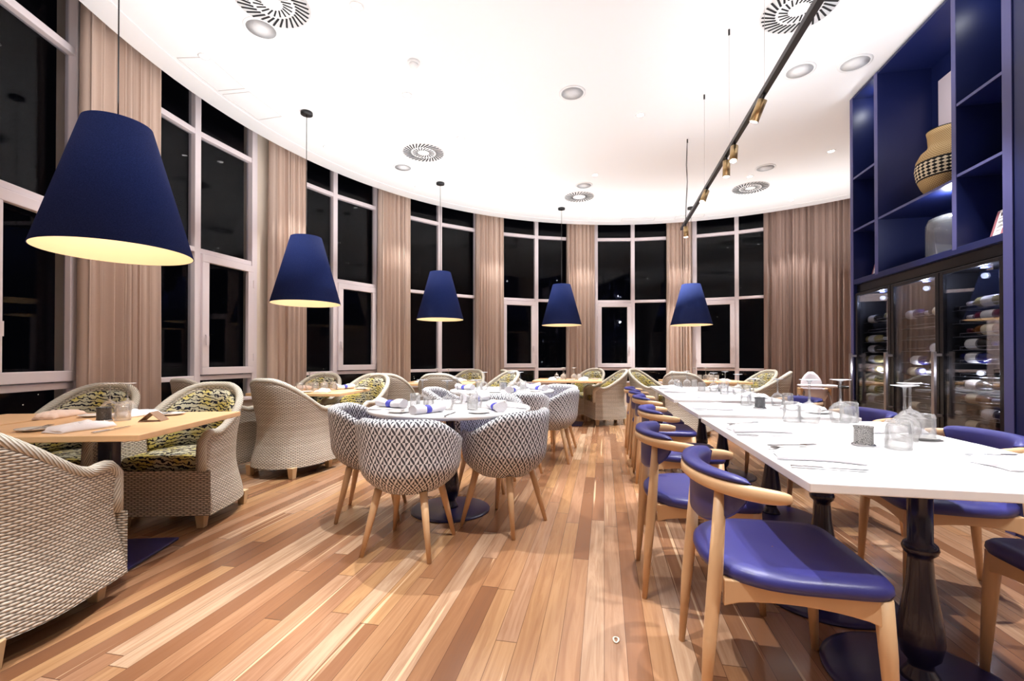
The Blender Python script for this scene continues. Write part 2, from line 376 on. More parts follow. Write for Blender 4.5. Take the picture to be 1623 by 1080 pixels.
b = MB().prism(floor_poly, H + .32, H + .40); b.build('ceiling', M['recess'], None)['kind'] = 'structure'
# thin raised step near the rim of the ceiling
rows = [[pol(-8 + 224 * k / 90, r) + Vector((0, 0, z)) for k in range(91)] for r, z in ((5.02, H), (5.02, H - .006), (5.25, H - .006), (5.25, H))]
tag(MB().grid(rows, smooth=False).build('trim_1', M['ceiling']), kind='structure')
# curved wall: low wall under the windows and the piers between them
wall = MB()
def seg_wall(a0, a1, z0, z1, n=2):
    for k in range(n):
        p, q = pol(a0 + (a1 - a0) * k / n, R_WIN), pol(a0 + (a1 - a0) * (k + 1) / n, R_WIN)
        p2, q2 = pol(a0 + (a1 - a0) * k / n, R_WIN + .2), pol(a0 + (a1 - a0) * (k + 1) / n, R_WIN + .2)
        wall.prism([p, q, q2, p2], z0, z1)
SILL, LOWR, MIDR, UPR, TOPR = 0.62, 0.89, 2.28, 3.56, H + .34
for k, (am, c) in enumerate(BAYS):
    seg_wall(am - HALF, am, 0, SILL, 1); seg_wall(am, am + HALF, 0, SILL, 1)
    lo = am + HALF
    hi = (BAYS[k - 1][0] - HALF) if k > 0 else 217
    seg_wall(lo, hi, 0, TOPR)
seg_wall(-8, BAYS[-1][0] - HALF, 0, TOPR, 14)
tag(wall.build('wall_front', M['wall']), kind='structure')
sk = MB()
def skirt(a0, a1, n):
    for k in range(n):
        p, q = pol(a0 + (a1 - a0) * k / n, R_WIN), pol(a0 + (a1 - a0) * (k + 1) / n, R_WIN)
        p2, q2 = pol(a0 + (a1 - a0) * k / n, R_WIN - .018), pol(a0 + (a1 - a0) * (k + 1) / n, R_WIN - .018)
        sk.prism([p2, q2, q, p], 0, .14)
angs = sorted([-8.0] + [v for am, c in BAYS for v in (am - HALF, am, am + HALF)] + [217.0])
for a, b_ in zip(angs, angs[1:]): skirt(a, b_, 1 if b_ - a < 12 else 12)
tag(sk.build('baseboard_front', M['skirt'], bevel=.004), kind='structure')
def plain(name, x0, x1, y0, y1, z0, z1, m):
    return tag(MB().box(((x0 + x1) / 2, (y0 + y1) / 2, (z0 + z1) / 2), (x1 - x0, y1 - y0, z1 - z0)).build(name, m), kind='structure')
plain('wall_left', LW - .15, LW, BW, 1.0, 0, H + .34, M['wall'])
plain('wall_back', LW, RW + 3.5, BW - .15, BW, 0, H + .34, M['grey_wall'])
plain('wall_right', RW, RW + .15, BW, 5.29, 0, H + .1, M['grey_wall'])
plain('wall_alcove', RW + .15, 6.7, 5.29, 5.40, 0, H + .1, M['wall'])
plain('wall_right_panel', 2.505, RW, 2.30, 3.385, 0, H, M['navy_joinery'])

def P3(v, z): return Vector((v[0], v[1], z))
for k, (am, cs) in enumerate(BAYS):
    win = thing('window_%d' % (k + 1), kind='structure', loc=tuple(pol(am, R_WIN)))
    inv = Matrix.Translation(-pol(am, R_WIN))
    fr, gl = MB(), MB()
    E0, Mm, E1 = pol(am - HALF, R_WIN + .02), pol(am, R_WIN + .02), pol(am + HALF, R_WIN + .02)
    radial = (pol(am, 6) - pol(am, 5)).normalized()
    for p, w in ((E0, .085), (Mm, .075), (E1, .085)):
        t = (E1 - E0).normalized()
        off = t * (w / 2) if p is E0 else (-t * (w / 2) if p is E1 else Vector())
        fr.beam(P3(p + off, SILL), P3(p + off, TOPR), w, .09, up=radial)
    # sill board
    for a, c_ in ((E0, Mm), (Mm, E1)):
        d = (c_ - a).normalized(); n = Vector((-d.y, d.x, 0)); n = n if n.dot(radial) > 0 else -n
        fr.beam(P3(a - n * .03, SILL), P3(c_ - n * .03, SILL), .12, .035)
        for z, h in ((LOWR, .05), (MIDR, .055), (UPR, .06)):
            fr.beam(P3(a, z), P3(c_, z), .075, h)
        gl.beam(P3(a + n * .012, (SILL + TOPR) / 2), P3(c_ + n * .012, (SILL + TOPR) / 2), .008, TOPR - SILL)
    fr.move(inv); gl.move(inv)
    tag(fr.build('window_frame', M['frame'], win, bevel=.006), kind='structure'); tag(gl.build('window_pane', M['pane'], win), kind='structure')
    if cs:
        a, c_ = (Mm, E1) if cs > 0 else (E0, Mm)
        d = (c_ - a).normalized(); n = Vector((-d.y, d.x, 0)); n = -n if n.dot(radial) > 0 else n
        o = n * .048; a2 = a + d * (.04 if a is Mm else .075) + o; c2 = c_ - d * (.04 if c_ is Mm else .075) + o
        z0, z1 = LOWR + .035, MIDR - .035; w = .082; s = MB()
        s.beam(P3(a2, z0 + w / 2), P3(c2, z0 + w / 2), .045, w); s.beam(P3(a2, z1 - w / 2), P3(c2, z1 - w / 2), .045, w)
        s.beam(P3(a2 + d * w / 2, z0 + w), P3(a2 + d * w / 2, z1 - w), .045, w, up=d); s.beam(P3(c2 - d * w / 2, z0 + w), P3(c2 - d * w / 2, z1 - w), .045, w, up=d)
        s.move(inv)
        so = tag(s.build('casement_sash', M['frame'], win, bevel=.005), kind='structure')
        lh = (c2 - d * w / 2) if cs < 0 else (a2 + d * w / 2)            # latch stile next to the mullion
        lh = (a2 + d * w / 2) if (a is Mm) else (c2 - d * w / 2)
        hb = MB(); hb.box(tuple(P3(lh + n * .03, 1.33)), (.02, .02, .07)); hb.box(tuple(P3(lh + n * .045, 1.30)), (.014, .03, .10)); hb.move(inv)
        hb.build('sash_handle', M['frame'], so)
        hg = (c2 if a is Mm else a2); hm = MB()
        for z in (1.12, 2.02): hm.box(tuple(P3(hg + n * .02, z)), (.02, .02, .09))
        hm.move(inv); hm.build('sash_hinges', M['frame'], so)

# ceiling access panels (thin seam frames)
k = 2
for (a, r0, r1, da) in ((186.5, 4.68, 4.98, 2.9), (180.0, 4.68, 4.98, 2.9), (96.0, 4.85, 5.02, 3.6), (85.0, 4.85, 5.02, 3.0)):
    m_ = MB(); c4 = [pol(a - da, r0), pol(a + da, r0), pol(a + da, r1), pol(a - da, r1)]
    for i in range(4): m_.beam(P3(c4[i], H - .002), P3(c4[(i + 1) % 4], H - .002), .006, .006)
    tag(m_.build('trim_%d' % k, mat('seam_%d' % k, lin(225, 222, 220), .8)), kind='structure'); k += 1

# town lights outside, far below
tl = MB(); rr = random.Random(3)
for _ in range(260):
    a = rr.uniform(20, 200); r = rr.uniform(70, 160); p = pol(a, r); s = rr.uniform(.03, .10); z = rr.uniform(-9, -1.5)
    tl.add([(p.x + s, p.y, z), (p.x - s, p.y, z), (p.x, p.y + s, z), (p.x, p.y - s, z), (p.x, p.y, z + s), (p.x, p.y, z - s)],
           [(0, 2, 4), (2, 1, 4), (1, 3, 4), (3, 0, 4), (2, 0, 5), (1, 2, 5), (3, 1, 5), (0, 3, 5)])
tag(tl.build('exterior_town_lights', mat('town_light', (1, .9, .7, 1), emis=(1, .85, .65, 1), estr=1.5)), 'tiny town lights seen far below through the dark windows', 'lights', kind='stuff')

# ------------------------------------------------------------------ curtains
def curtain(a0, a1, label, m, amp=.080, nf=5, seed=0, flare=.3, z1=H + .30):
    rnd = random.Random(seed); n = nf * 22; nz = 14
    wd = [rnd.uniform(.55, 1.5) for _ in range(nf)]; tot = sum(wd); ed = [0]
    for w in wd: ed.append(ed[-1] + w / tot)
    am_ = [rnd.uniform(.55, 1.25) for _ in range(nf + 1)]; sl = [rnd.uniform(-1, 1) for _ in range(nf + 1)]; sh = [rnd.uniform(.7, 1.6) for _ in range(nf + 1)]
    rows = []
    for i in range(nz + 1):
        z = .012 + (z1 - .012) * i / nz; row = []; h = i / nz; fl = 1 + flare * .12 * (1 - h)
        ee = [e + (.22 / nf) * sl[k] * (1 - h) * (0 < k < nf) for k, e in enumerate(ed)]
        for j in range(n + 1):
            u = j / n; k = 0
            while k < nf - 1 and u > ee[k + 1]: k += 1
            f = min(1, max(0, (u - ee[k]) / (ee[k + 1] - ee[k]))); f2 = f ** sh[k]
            w = 2 * abs(sin(PI * f2)) ** .55 - 1; w = w * .8 + .12 * sin(6 * PI * f2 + k); w = -w; A = am_[k] * (1 - f) + am_[k + 1] * f; A *= (.85 + .3 * (1 - h) * sh[k] * .5)
            w2 = w
            a = (a0 + a1) / 2 + (a1 - a0) * (u - .5) * fl + .9 * sin(2 * PI * f2) * (a1 - a0) / 6 / nf
            row.append(pol(a, R_CUR - .015 + A * amp * w2 + .006 * sin(40 * u + 3 * h)) + Vector((0, 0, z)))
        rows.append(row)
    o = MB().grid(rows).build('curtain', m, fix=False)
    md = o.modifiers.new('thick', 'SOLIDIFY'); md.thickness = .004
    return tag(o, label, 'curtain', 'taupe curtains between the windows')
curtain(194.6, 186.4, 'taupe curtain behind the largest pendant lamp at the left edge of the room', M['curtain'], nf=8, seed=1)
curtain(171.0, 165.0, 'taupe curtain behind the second largest navy pendant lamp', M['curtain'], nf=7, seed=2)
curtain(151.5, 145.1, 'taupe curtain between the second and third navy pendant lamps from the left', M['curtain'], nf=8, seed=3)
curtain(130.9, 124.8, 'taupe curtain between the third and fourth navy pendant lamps from the left', M['curtain'], nf=8, seed=4)
curtain(110.6, 104.5, 'taupe curtain beside the fourth navy pendant lamp from the left', M['curtain'], nf=8, seed=5)
curtain(89.2, 84.1, 'taupe curtain behind the rightmost navy pendant lamp', M['curtain'], nf=7, seed=6)
curtain(70.8, 52.0, 'wide brown semi-sheer curtain hanging beside the navy bookcase', M['sheer'], nf=16, seed=7, flare=0)

# ------------------------------------------------------------------ seating
def smooth01(t): t = max(0, min(1, t)); return t * t * (3 - 2 * t)
def u_path(W_, yf, yb, n, p=2.35):
    """plan outline of a tub: front-left, round the back, to front-right; returns points with a 0..1 'backness'"""
    pts = []; D = .36; ys = yb + D
    m = n // 4
    for k in range(m): pts.append((-W_, yf + (ys - yf) * k / m, 0))
    for k in range(n - 2 * m + 1):
        th = PI + PI * k / (n - 2 * m); c, s = cos(th), sin(th)
        x = W_ * math.copysign(abs(c) ** (2 / p), c); y = ys - D * abs(s) ** (2 / p); pts.append((x, y, 0))
    for k in range(m): pts.append((W_, ys + (yf - ys) * (k + 1) / m, 0))
    return pts

def make_wicker():
    t = thing('wicker_armchair', 'x', 'chair')
    n = 48; yf, yb = .29, -.31
    base = u_path(.30, yf, yb, n); NP = len(base)
    LL = [0]
    for i in range(1, NP): LL.append(LL[-1] + math.dist(base[i][:2], base[i - 1][:2]))
    tz = []
    for i in range(NP):
        s = abs(LL[i] / LL[-1] * 2 - 1); tz.append(.60 + .298 * smooth01((.87 - s) / .79) + .012 * smooth01((s - .8) / .1) - .03 * smooth01((s - .93) / .07))
    base = [(p[0], p[1], z) for p, z in zip(base, tz)]
    def top(p):                       # rim height
        return p[2]
    def flare(z, back):
        f = 1 + .13 * smooth01((.36 - z) / .28) - .05 * math.exp(-((z - .42) / .16) ** 2) + .07 * smooth01((z - .5) / .4)
        return f
    def P_(p, z, inset=0):
        f = flare(z, 0); x, y = p[0], p[1]
        fx = 1 + (f - 1) * .9; fy = f if y < 0 else 1 + (f - 1) * .25
        v = Vector((x * fx, y * fy - .03 * smooth01((z - .5) / .4) * (1 if y < 0.1 else 0), z))
        if inset:
            l = math.hypot(x, y + .02); v.x -= x / l * inset; v.y -= (y + .02) / l * inset * (1 if y < .2 else 0)
        return v
    L = [0]
    for i in range(1, NP): L.append(L[-1] + math.dist(base[i][:2], base[i - 1][:2]))
    L.append(L[-1] + .02)
    th = .042; nz = 14; z0 = .095
    rows = []; vv = []
    for i in range(nz + 1): rows.append([P_(p, z0 + (top(p) - z0) * i / nz) for p in base]); vv.append(('o', i))
    for i in range(nz, -1, -1):
        zl = .36; rows.append([P_(p, zl + (top(p) - zl) * i / nz, th) for p in base])
    def uvf(i, j):
        j = min(j, NP - 1); i = min(i, 2 * nz + 1)
        return (L[j], rows[i][j].z + (0 if i <= nz else .5))
    b = MB().grid(rows, uvf=uvf)
    # front ends of the arms and the front panel
    for j, sgn in ((0, -1), (NP - 1, 1)):
        o_ = [rows[i][j] for i in range(nz + 1)]; zt = o_[-1].z
        r2 = [[v for v in o_], [Vector((v.x - sgn * th * 1.25, v.y, v.z)) for v in o_]]
        b.grid(r2, uvf=lambda i, j2: (i * .05, z0 + (zt - z0) * j2 / nz))
    xl, xr = rows[0][0].x, rows[0][-1].x; yfr = rows[0][0].y - .004; pr = []
    for i in range(5):
        z = z0 + (.385 - z0) * i / 4; pr.append([Vector((xl + (xr - xl) * k / 10, yfr + .012 * sin(PI * k / 10), z)) for k in range(11)])
    b.grid(pr, uvf=lambda i, j: (j * .06, z0 + .07 * i))
    b.grid([[Vector((x, y, .37)) for x in (-.235, .235)] for y in (yfr, -.08)], smooth=False)
    body = b.build('woven_body', M['wicker'], t, fix=False)
    rim_pts = [(rows[nz][j] + rows[nz + 1][j]) / 2 for j in range(NP)]
    f0 = rim_pts[0]; f1 = rim_pts[-1]
    down = lambda p: [Vector((p.x * 1.0, p.y + .012, z)) for z in (.38, .46, .54, p.z - .02)]
    pts = down(f0) + rim_pts[1:-1] + down(f1)[::-1]
    MB().tube(pts, [.026] * len(pts), n=10).build('braided_rim', M['wrim'], t, fix=False)
    # seat cushion
    sb = MB(); rowsc = []
    sh = [(p[0] * .80, p[1] * .80 + .03) for p in base]; sh = [(x, min(y, .262)) for x, y in sh]
    prof = [(0.90, .372), (1.0, .385), (1.03, .415), (1.0, .447), (.90, .462), (.5, .470), (.02, .472)]
    for f, z in prof: rowsc.append([Vector((x * f, .0 + (y) * (f if y < .2 else 1), z)) for x, y in sh])
    sb.grid(rowsc, cu=True, smooth=True); sb.build('seat_cushion', M['tiger'], t, bevel=0)
    # back cushion follows the inside of the shell
    cb = MB(); idx = [j for j in range(NP) if base[j][1] < .06]
    rowsb = []; nn = 8
    for k in range(nn + 1):
        row = []
        for q, j in enumerate(idx):
            e = sin(PI * q / (len(idx) - 1)) ** .35 if 0 < q < len(idx) - 1 else 0
            z = .465 + (top(base[j]) - .035 - .465) * k / nn
            bulge = .012 + .058 * e * (sin(PI * (k + .4) / (nn + .8)) ** .5)
            row.append(P_(base[j], z, th + bulge))
        rowsb.append(row)
    for k in range(nn, -1, -1):
        rowsb.append([P_(base[j], .465 + (top(base[j]) - .035 - .465) * k / nn, th + .004) for j in idx])
    cb.grid(rowsb, cv=True); cb.build('back_cushion', M['tiger'], t)
    for sx in (-1, 1):
        for sy in (-1, 1):
            l = MB().box((sx * .245, .235 if sy > 0 else -.25, .052), (.062, .062, .104), tap=.72)
            l.build('leg', M['leg_wood'], t, bevel=.004)
    return Proto(t)

def make_barrel():
    t = thing('tub_chair', 'x', 'chair')
    a0, a1 = 52, 52; n = 44
    rows = []
    angs_ = [rad(90 + a0 + (360 - a0 - a1) * k / n) for k in range(n + 1)]
    def top(th):
        back = (1 - sin(th)) / 2            # 1 at the back
        return .640 + .135 * smooth01((back - .30) / .62)
    def rad_at(z, s=0):
        tt = max(0, min(1, (z - .345) / .17)); r = .165 + .120 * (1 - (1 - tt) ** 2.4) + .022 * smooth01((z - .45) / .33)
        return r - s
    tk = .055; zs = 12
    L = [.29 * a for a in angs_]
    z0 = .345
    for i in range(zs + 1):
        row = []
        for a in angs_:
            z = z0 + (top(a) - .018 - z0) * i / zs; r = rad_at(z); row.append(Vector((r * cos(a) * 1.03, r * sin(a) * .98, z)))
        rows.append(row)
    rows.append([Vector(((rad_at(.75) - tk / 2) * cos(a), (rad_at(.75) - tk / 2) * sin(a) * .97, top(a))) for a in angs_])
    for i in range(zs, 2, -1):
        rows.append([Vector(((rad_at(.7) - tk) * cos(a), (rad_at(.7) - tk) * sin(a) * .97, z0 + (top(a) - .018 - z0) * i / zs)) for a in angs_])
    vz = []; acc = 0
    for i, r in enumerate(rows):
        if i: acc += (rows[i][22] - rows[i - 1][22]).length
        vz.append(acc)
    b = MB().grid(rows, uvf=lambda i, j: (L[min(j, n)], vz[min(i, len(vz) - 1)]))
    for j in (0, n):                        # rounded front ends of the arms
        col = [rows[i][j] for i in range(len(rows))]
        c = sum(col, Vector()) / len(col); k = len(b.v)
        tng = Vector((-sin(angs_[j]), cos(angs_[j]), 0)) * (-1 if j == 0 else 1)
        mid = [c + (v - c) * .8 + tng * .018 for v in col]
        b.grid([col, mid], uvf=lambda i, jj: (i * .02, vz[min(jj, len(vz) - 1)]))
        b.add(mid, [tuple(range(len(mid)))], uvs=[(v.x, v.z) for v in mid])
    # underside bowl
    bow = [(.165, .345), (.14, .338), (.02, .335)]
    b.lathe(bow, 36)
    b.build('shell', M['triangle'], t)
    s = MB(); s.lathe([(.15, .350), (.19, .37), (.225, .40), (.245, .435), (.225, .458), (.15, .465), (.02, .466)], 36)
    for i in range(len(s.v)):
        x, y, z = s.v[i]
        s.v[i] = (x * .96, y * 1.0 + .02, z)
    s.build('seat_cushion', M['leather'], t)
    for sx in (-1, 1):
        for sy in (-1, 1):
            top_ = Vector((sx * .135, sy * .13, .36)); bot = Vector((sx * .20, sy * .205, .0))
            l = MB().tube([top_, top_ + (bot - top_) * .4, bot], [.023, .020, .012], n=12)
            l.build('leg', M['oak'], t)
    return Proto(t)

def make_elbow():
    t = thing('dining_chair', 'x', 'chair')
    # seat outline: straight front, rounded back
    def outl(k=1.0, n=40):
        pts = []
        for i in range(n):
            th = 2 * PI * i / n; c, s = cos(th), sin(th)
            if s >= 0: x = .264 * math.copysign(abs(c) ** .26, c); y = .250 * abs(s) ** .26
            else: x = .262 * math.copysign(abs(c) ** .85, c); y = -.245 * abs(s) ** .85
            pts.append((x * k, y * k))
        return pts
    rows = []
    for k, z in ((.90, .430), (.975, .432), (1.0, .447), (.992, .462), (.95, .474), (.8, .478), (.4, .470), (.01, .468)):
        rows.append([Vector((x, y, z)) for x, y in outl(k)])
    MB().grid(rows, cu=True).build('seat', M['leather'], t)
    # apron: arched rails
    ap = MB()
    def arch(a, b_, h0, h1, th):
        a, b_ = Vector(a), Vector(b_); n = 10; rows = []
        d = (b_ - a).normalized(); s = Vector((-d.y, d.x, 0)) * th / 2
        for i in range(n + 1):
            p = a + (b_ - a) * i / n; hh = h0 - (h0 - h1) * sin(PI * i / n) ** .6; top_ = .434
            rows.append([Vector((p.x, p.y, top_)) + s, Vector((p.x, p.y, top_)) - s, Vector((p.x, p.y, top_ - hh)) - s, Vector((p.x, p.y, top_ - hh)) + s])
        ap.grid(rows, cu=True, smooth=False, capu=True)
    arch((-.232, .215, 0), (.232, .215, 0), .075, .05, .026); arch((-.185, -.185, 0), (.185, -.185, 0), .065, .05, .024)
    for s in (-1, 1): arch((s * .238, .21, 0), (s * .190, -.20, 0), .08, .048, .028)
    ap.build('seat_frame', M['oak'], t, bevel=.004)
    # top rail and padded back
    def arc(k):                      # k -1..1
        th = rad(-90 + k * 98); x = .292 * cos(th); y = -.075 + .195 * sin(th)
        if abs(k) > .92: pass
        return x, y
    R_ = MB(); rr = []; n = 44
    for i in range(n + 1):
        k = -1 + 2 * i / n; x, y = arc(k); z = .722 - .012 * abs(k) ** 2
        e = max(0, 1 - (abs(k)) ** 14); hz = .0225 * (.55 + .45 * e); hx = .0165 * (.6 + .4 * e)
        nx, ny = x / .292, (y + .075) / .195; l = math.hypot(nx, ny) or 1; nx, ny = nx / l, ny / l
        rr.append([Vector((x + nx * hx * cos(a), y + ny * hx * cos(a), z + hz * (abs(sin(a)) ** .6) * math.copysign(1, sin(a)))) for a in [2 * PI * q / 12 for q in range(12)]])
    R_.grid(rr, cu=True, capu=True).build('top_rail', M['oak'], t)
    pd = MB(); rr = []; n = 40
    for i in range(n + 1):
        k = -.70 + 1.40 * i / n; x, y = arc(k); nx, ny = x / .292, (y + .075) / .195; l = math.hypot(nx, ny); nx, ny = nx / l, ny / l
        e = max(0.0, 1 - (abs(k) / .70) ** 6) ** .5; zt = .762 * e + .742 * (1 - e); zb = .725 - .155 * (max(0, 1 - (abs(k) / .70) ** 2)) ** .55
        ins = lambda d, z: Vector((x - nx * d, y - ny * d, z))
        w = .010 + .030 * e
        sec = [ins(-.014 * e, .742), ins(-.010 * e, zt - .004), ins(w * .45, zt), ins(w * .9 + .006, zt - .008), ins(w + .010, .735), ins(w * .8 + .012, (zb + .73) / 2), ins(.030, zb + .012), ins(.024, zb), ins(.014, zb + .012), ins(.014, (zb + .73) / 2), ins(.014, .741)]
        rr.append(sec)
    pd.grid(rr, cu=True, capu=True).build('back_pad', M['leather'], t)
    for s in (-1, 1):
        MB().tube([(s * .185, -.205, .708), (s * .192, -.222, .45), (s * .198, -.240, .25), (s * .202, -.258, 0)], [.0175, .0215, .020, .0115], n=12).build('leg', M['oak'], t)
        MB().tube([(s * .232, .205, .432), (s * .238, .214, .28), (s * .246, .228, 0)], [.024, .022, .013], n=12).build('leg', M['oak'], t)
    return Proto(t)

WK, BR, EL = make_wicker(), make_barrel(), make_elbow()
gl_ = 'oak dining chairs with blue leather along the white stone tables'
for x, y, h, lb in [
    (.555, 1.68, 0, 'oak chair with blue seat and curved rail, the one closest in the left row'),
    (.44, 2.38, 0, 'oak and blue leather chair second in the left row, tucked at the first white table'),
    (.52, 3.34, 0, 'oak and blue leather chair third in the left row, beside the second white table'),
    (.54, 4.36, 0, 'oak and blue leather chair fourth in the left row of chairs'),
    (.54, 4.98, 0, 'oak and blue leather chair fifth in the left row of chairs'),
    (.52, 5.60, 0, 'oak and blue leather chair at the far end of the left row'),
    (1.535, 1.655, 180, 'oak chair cropped by the right edge, its navy seat under the first white table'),
    (1.555, 2.52, 173, 'oak chair with bright blue seat across the first white table, right side'),
    (1.56, 3.45, 180, 'oak chair whose blue back rises behind the second white table, before the wine cooler'),
    (1.56, 4.45, 182, 'oak chair at the right side of the third white table, mostly hidden by glassware')]:
    EL.place(x, y, 0, h, lb, gl_)
g2 = 'tub chairs with triangle print round the round tables'
for x, y, h, lb in [
    (-1.12, 2.52, 90, 'triangle print tub chair with its back to the camera at the first round table'),
    (-.655, 2.98, 158, 'triangle print tub chair at the right side of the first round table'),
    (-1.62, 3.00, 18, 'triangle print tub chair at the left side of the first round table'),
    (-.99, 3.82, 268, 'triangle print tub chair on the far side of the first round table'),
    (-.84, 4.47, 108, 'triangle print tub chair on the near side of the second round table'),
    (-.56, 4.98, 178, 'triangle print tub chair with visible splayed legs, right of the second round table'),
    (-.62, 5.62, 235, 'triangle print tub chair on the far side of the second round table'),
    (-1.72, 4.92, 5, 'triangle print tub chair on the left side of the second round table')]:
    BR.place(x, y, 0, h, lb, g2)
g3 = 'wicker armchairs with tiger pattern cushions round the wooden tables'
for x, y, h, lb in [
    (-2.42, 1.36, 109, 'wicker armchair cropped by the left edge, its woven back filling the lower left corner'),
    (-2.87, 2.69, 284, 'wicker armchair with yellow and black cushions facing us across the first wooden table'),
    (-3.50, 2.43, 290, 'wicker armchair with tiger cushion in front of the left window and first curtain'),
    (-3.01, 3.96, 84, 'pale wicker armchair with its back to the camera at the second wooden table'),
    (-3.74, 3.82, 75, 'wicker armchair by the window, its brown back seen behind the first table chairs'),
    (-2.82, 4.90, 262, 'wicker armchair with tiger cushion across the second wooden table, beside the round table'),
    (-3.50, 4.98, 275, 'wicker armchair with tiger cushion near the second curtain, across the second wooden table'),
    (-2.74, 5.56, 98, 'brown backed wicker armchair on the near left of the third wooden table'),
    (-2.08, 5.70, 98, 'brown backed wicker armchair on the near right of the third wooden table'),
    (-2.25, 7.22, 262, 'wicker armchair across the third wooden table in front of its window'),
    (-1.60, 6.68, 228, 'wicker armchair across the third wooden table, in front of the fourth curtain'),
    (-1.36, 7.60, 30, 'wicker armchair at the left of the fourth wooden table by the far windows'),
    (.04, 7.98, 198, 'pale wicker armchair seen from the side, right of the fourth wooden table'),
    (-.32, 8.62, 240, 'wicker armchair with tiger cushion against the far window behind the fourth table'),
    (.78, 8.30, -35, 'wicker armchair left of the fifth wooden table, against the far window'),
    (1.16, 6.90, 65, 'wicker armchair whose woven side shows under the third white table'),
    (2.32, 7.34, 158, 'wicker armchair on the near right of the fifth wooden table by the brown curtain'),
    (2.42, 8.18, 200, 'wicker armchair on the far right of the fifth wooden table')]:
    WK.place(x, y, 0, h, lb, g3)

# ------------------------------------------------------------------ tables
def pedestal(parent, x, y, r=.285, ztop=.72, name='pedestal'):
    b = MB(); b.lathe([(.06, .012), (.052, .035), (.036, .06), (.034, .075), (.054, .10), (.064, .15), (.062, .20), (.050, .28), (.038, .36), (.0345, .42), (.0345, .435), (.046, .445), (.051, .46), (.046, .475), (.0345, .485), (.0345, .63), (.040, .645), (.048, .66), (.046, .675), (.036, .69), (.036, ztop - .012), (.10, ztop - .011), (.10, ztop)], 28, (x, y, 0))
    b.build(name, M['navy_metal'], parent)
    MB().lathe([(r, 0), (r, .008), (r - .02, .014), (.10, .020), (.02, .021)], 48, (x, y, 0)).build('base', M['navy_plate'], parent)
def white_table(label, x0, x1, y0, y1, peds):
    t = thing('stone_top_table', label, 'table', ((x0 + x1) / 2, (y0 + y1) / 2, 0), 0, 'white stone topped tables in a row')
    cx, cy_ = (x0 + x1) / 2, (y0 + y1) / 2
    MB().box((0, 0, .735), (x1 - x0, y1 - y0, .028)).build('table_top', M['marble'], t, bevel=.003)
    for px, py in peds: pedestal(t, px - cx, py - cy_)
    return t
white_table('first white stone topped table, the largest one at the right of the photo', .57, 1.51, 1.43, 2.90, [(1.05, 1.79), (1.0, 2.38)])
white_table('second white stone topped table, in the middle of the row', .585, 1.50, 3.06, 3.86, [(1.15, 3.50)])
white_table('third white stone topped table, at the far end of the row', .59, 1.50, 4.12, 6.10, [(1.1, 4.62), (1.1, 5.55)])
def round_table(label, x, y):
    t = thing('round_table', label, 'table', (x, y, 0), 0, 'round white tables')
    MB().lathe([(.02, .722), (.57, .722), (.585, .728), (.586, .744), (.580, .7505), (.02, .7505)], 72).build('table_top', M['marble'], t)
    pedestal(t, 0, 0, .285); return t
round_table('first round white table ringed by triangle print tub chairs', -1.10, 3.18)
round_table('second round white table, behind the first one', -1.13, 5.03)
def wood_table(label, x, y, rz, w=.95, d=.95, oct_=0):
    t = thing('wooden_table', label, 'table', (x, y, 0), rad(rz), 'oak topped tables along the windows')
    MB().box((0, 0, .735), (w, d, .030)).build('table_top', M['table_wood'], t, bevel=.004)
    MB().box((0, 0, .37), (.075, .075, .70)).build('post', M['navy_metal'], t, bevel=.008)
    MB().box((0, 0, .011), (.46, .46, .018)).build('base', M['navy_plate'], t, bevel=.008)
    return t
wood_table('first wooden table, at the left edge under the largest pendant lamp', -2.68, 2.03, 17, .93, .95)
wood_table('slim wooden table pushed against the first one, cropped by the left edge', -3.37, 1.815, 17, .44, .95)
wood_table('second wooden table with wicker chairs, under the second pendant lamp', -3.14, 4.47, 8, .98, .82)
wood_table('third wooden table, under the third pendant lamp', -2.38, 6.45, 8, 1.05, .9)
wood_table('fourth wooden table, before the far windows under the fourth pendant lamp', -.58, 7.72, 0, 1.1, .95)
wood_table('fifth wooden table, under the rightmost pendant lamp', 1.55, 7.75, 8, 1.15, .95)

# ------------------------------------------------------------------ pendant lamps
def pendant(label, x, y, zb=1.70):
    t = thing('pendant_lamp', label, 'lamp', (x, y, 0), 0, 'navy cone pendant lamps')
    rb, rt, h = .357, .158, .725; n = 64
    s = MB().lathe([(rb, zb), (rt, zb + h), (rt - .006, zb + h)], n)
    s = MB(); s.grid([[Vector((r * cos(2 * PI * k / n), r * sin(2 * PI * k / n), z)) for k in range(n)] for r, z in ((rb - .004, zb), (rb, zb), (rt, zb + h), (.02, zb + h + .004))], cu=True)
    s.build('shade', M['shade'], t)
    s = MB(); s.grid([[Vector((r * cos(2 * PI * k / n), r * sin(2 * PI * k / n), z)) for k in range(n)] for r, z in ((rb - .004, zb), (rt - .004, zb + h - .006), (.02, zb + h - .006))], cu=True)
    s.build('shade_lining', M['shade_in'], t)
    c = MB(); c.tube([(0, 0, zb + h), (0, 0, H - .01)], .0035, n=6); c.build('cord', M['cord'], t)
    MB().lathe([(.02, H - .001), (.062, H - .001), (.062, H - .028), (.02, H - .028)], 28).build('ceiling_cup', M['black'], t)
    MB().lathe([(.004, zb + h - .10), (.022, zb + h - .11), (.022, zb + h - .17), (.004, zb + h - .17)], 16).build('lamp_holder', M['black'], t)
    bo = MB().lathe([(.003, zb + h - .30), (.03, zb + h - .28), (.042, zb + h - .24), (.03, zb + h - .19), (.016, zb + h - .17)], 16).build('bulb', M['bulb'], t)
    light('POINT', 'pendant_light', (x, y, zb + .36), 7, WARM, shadow_soft_size=.045)
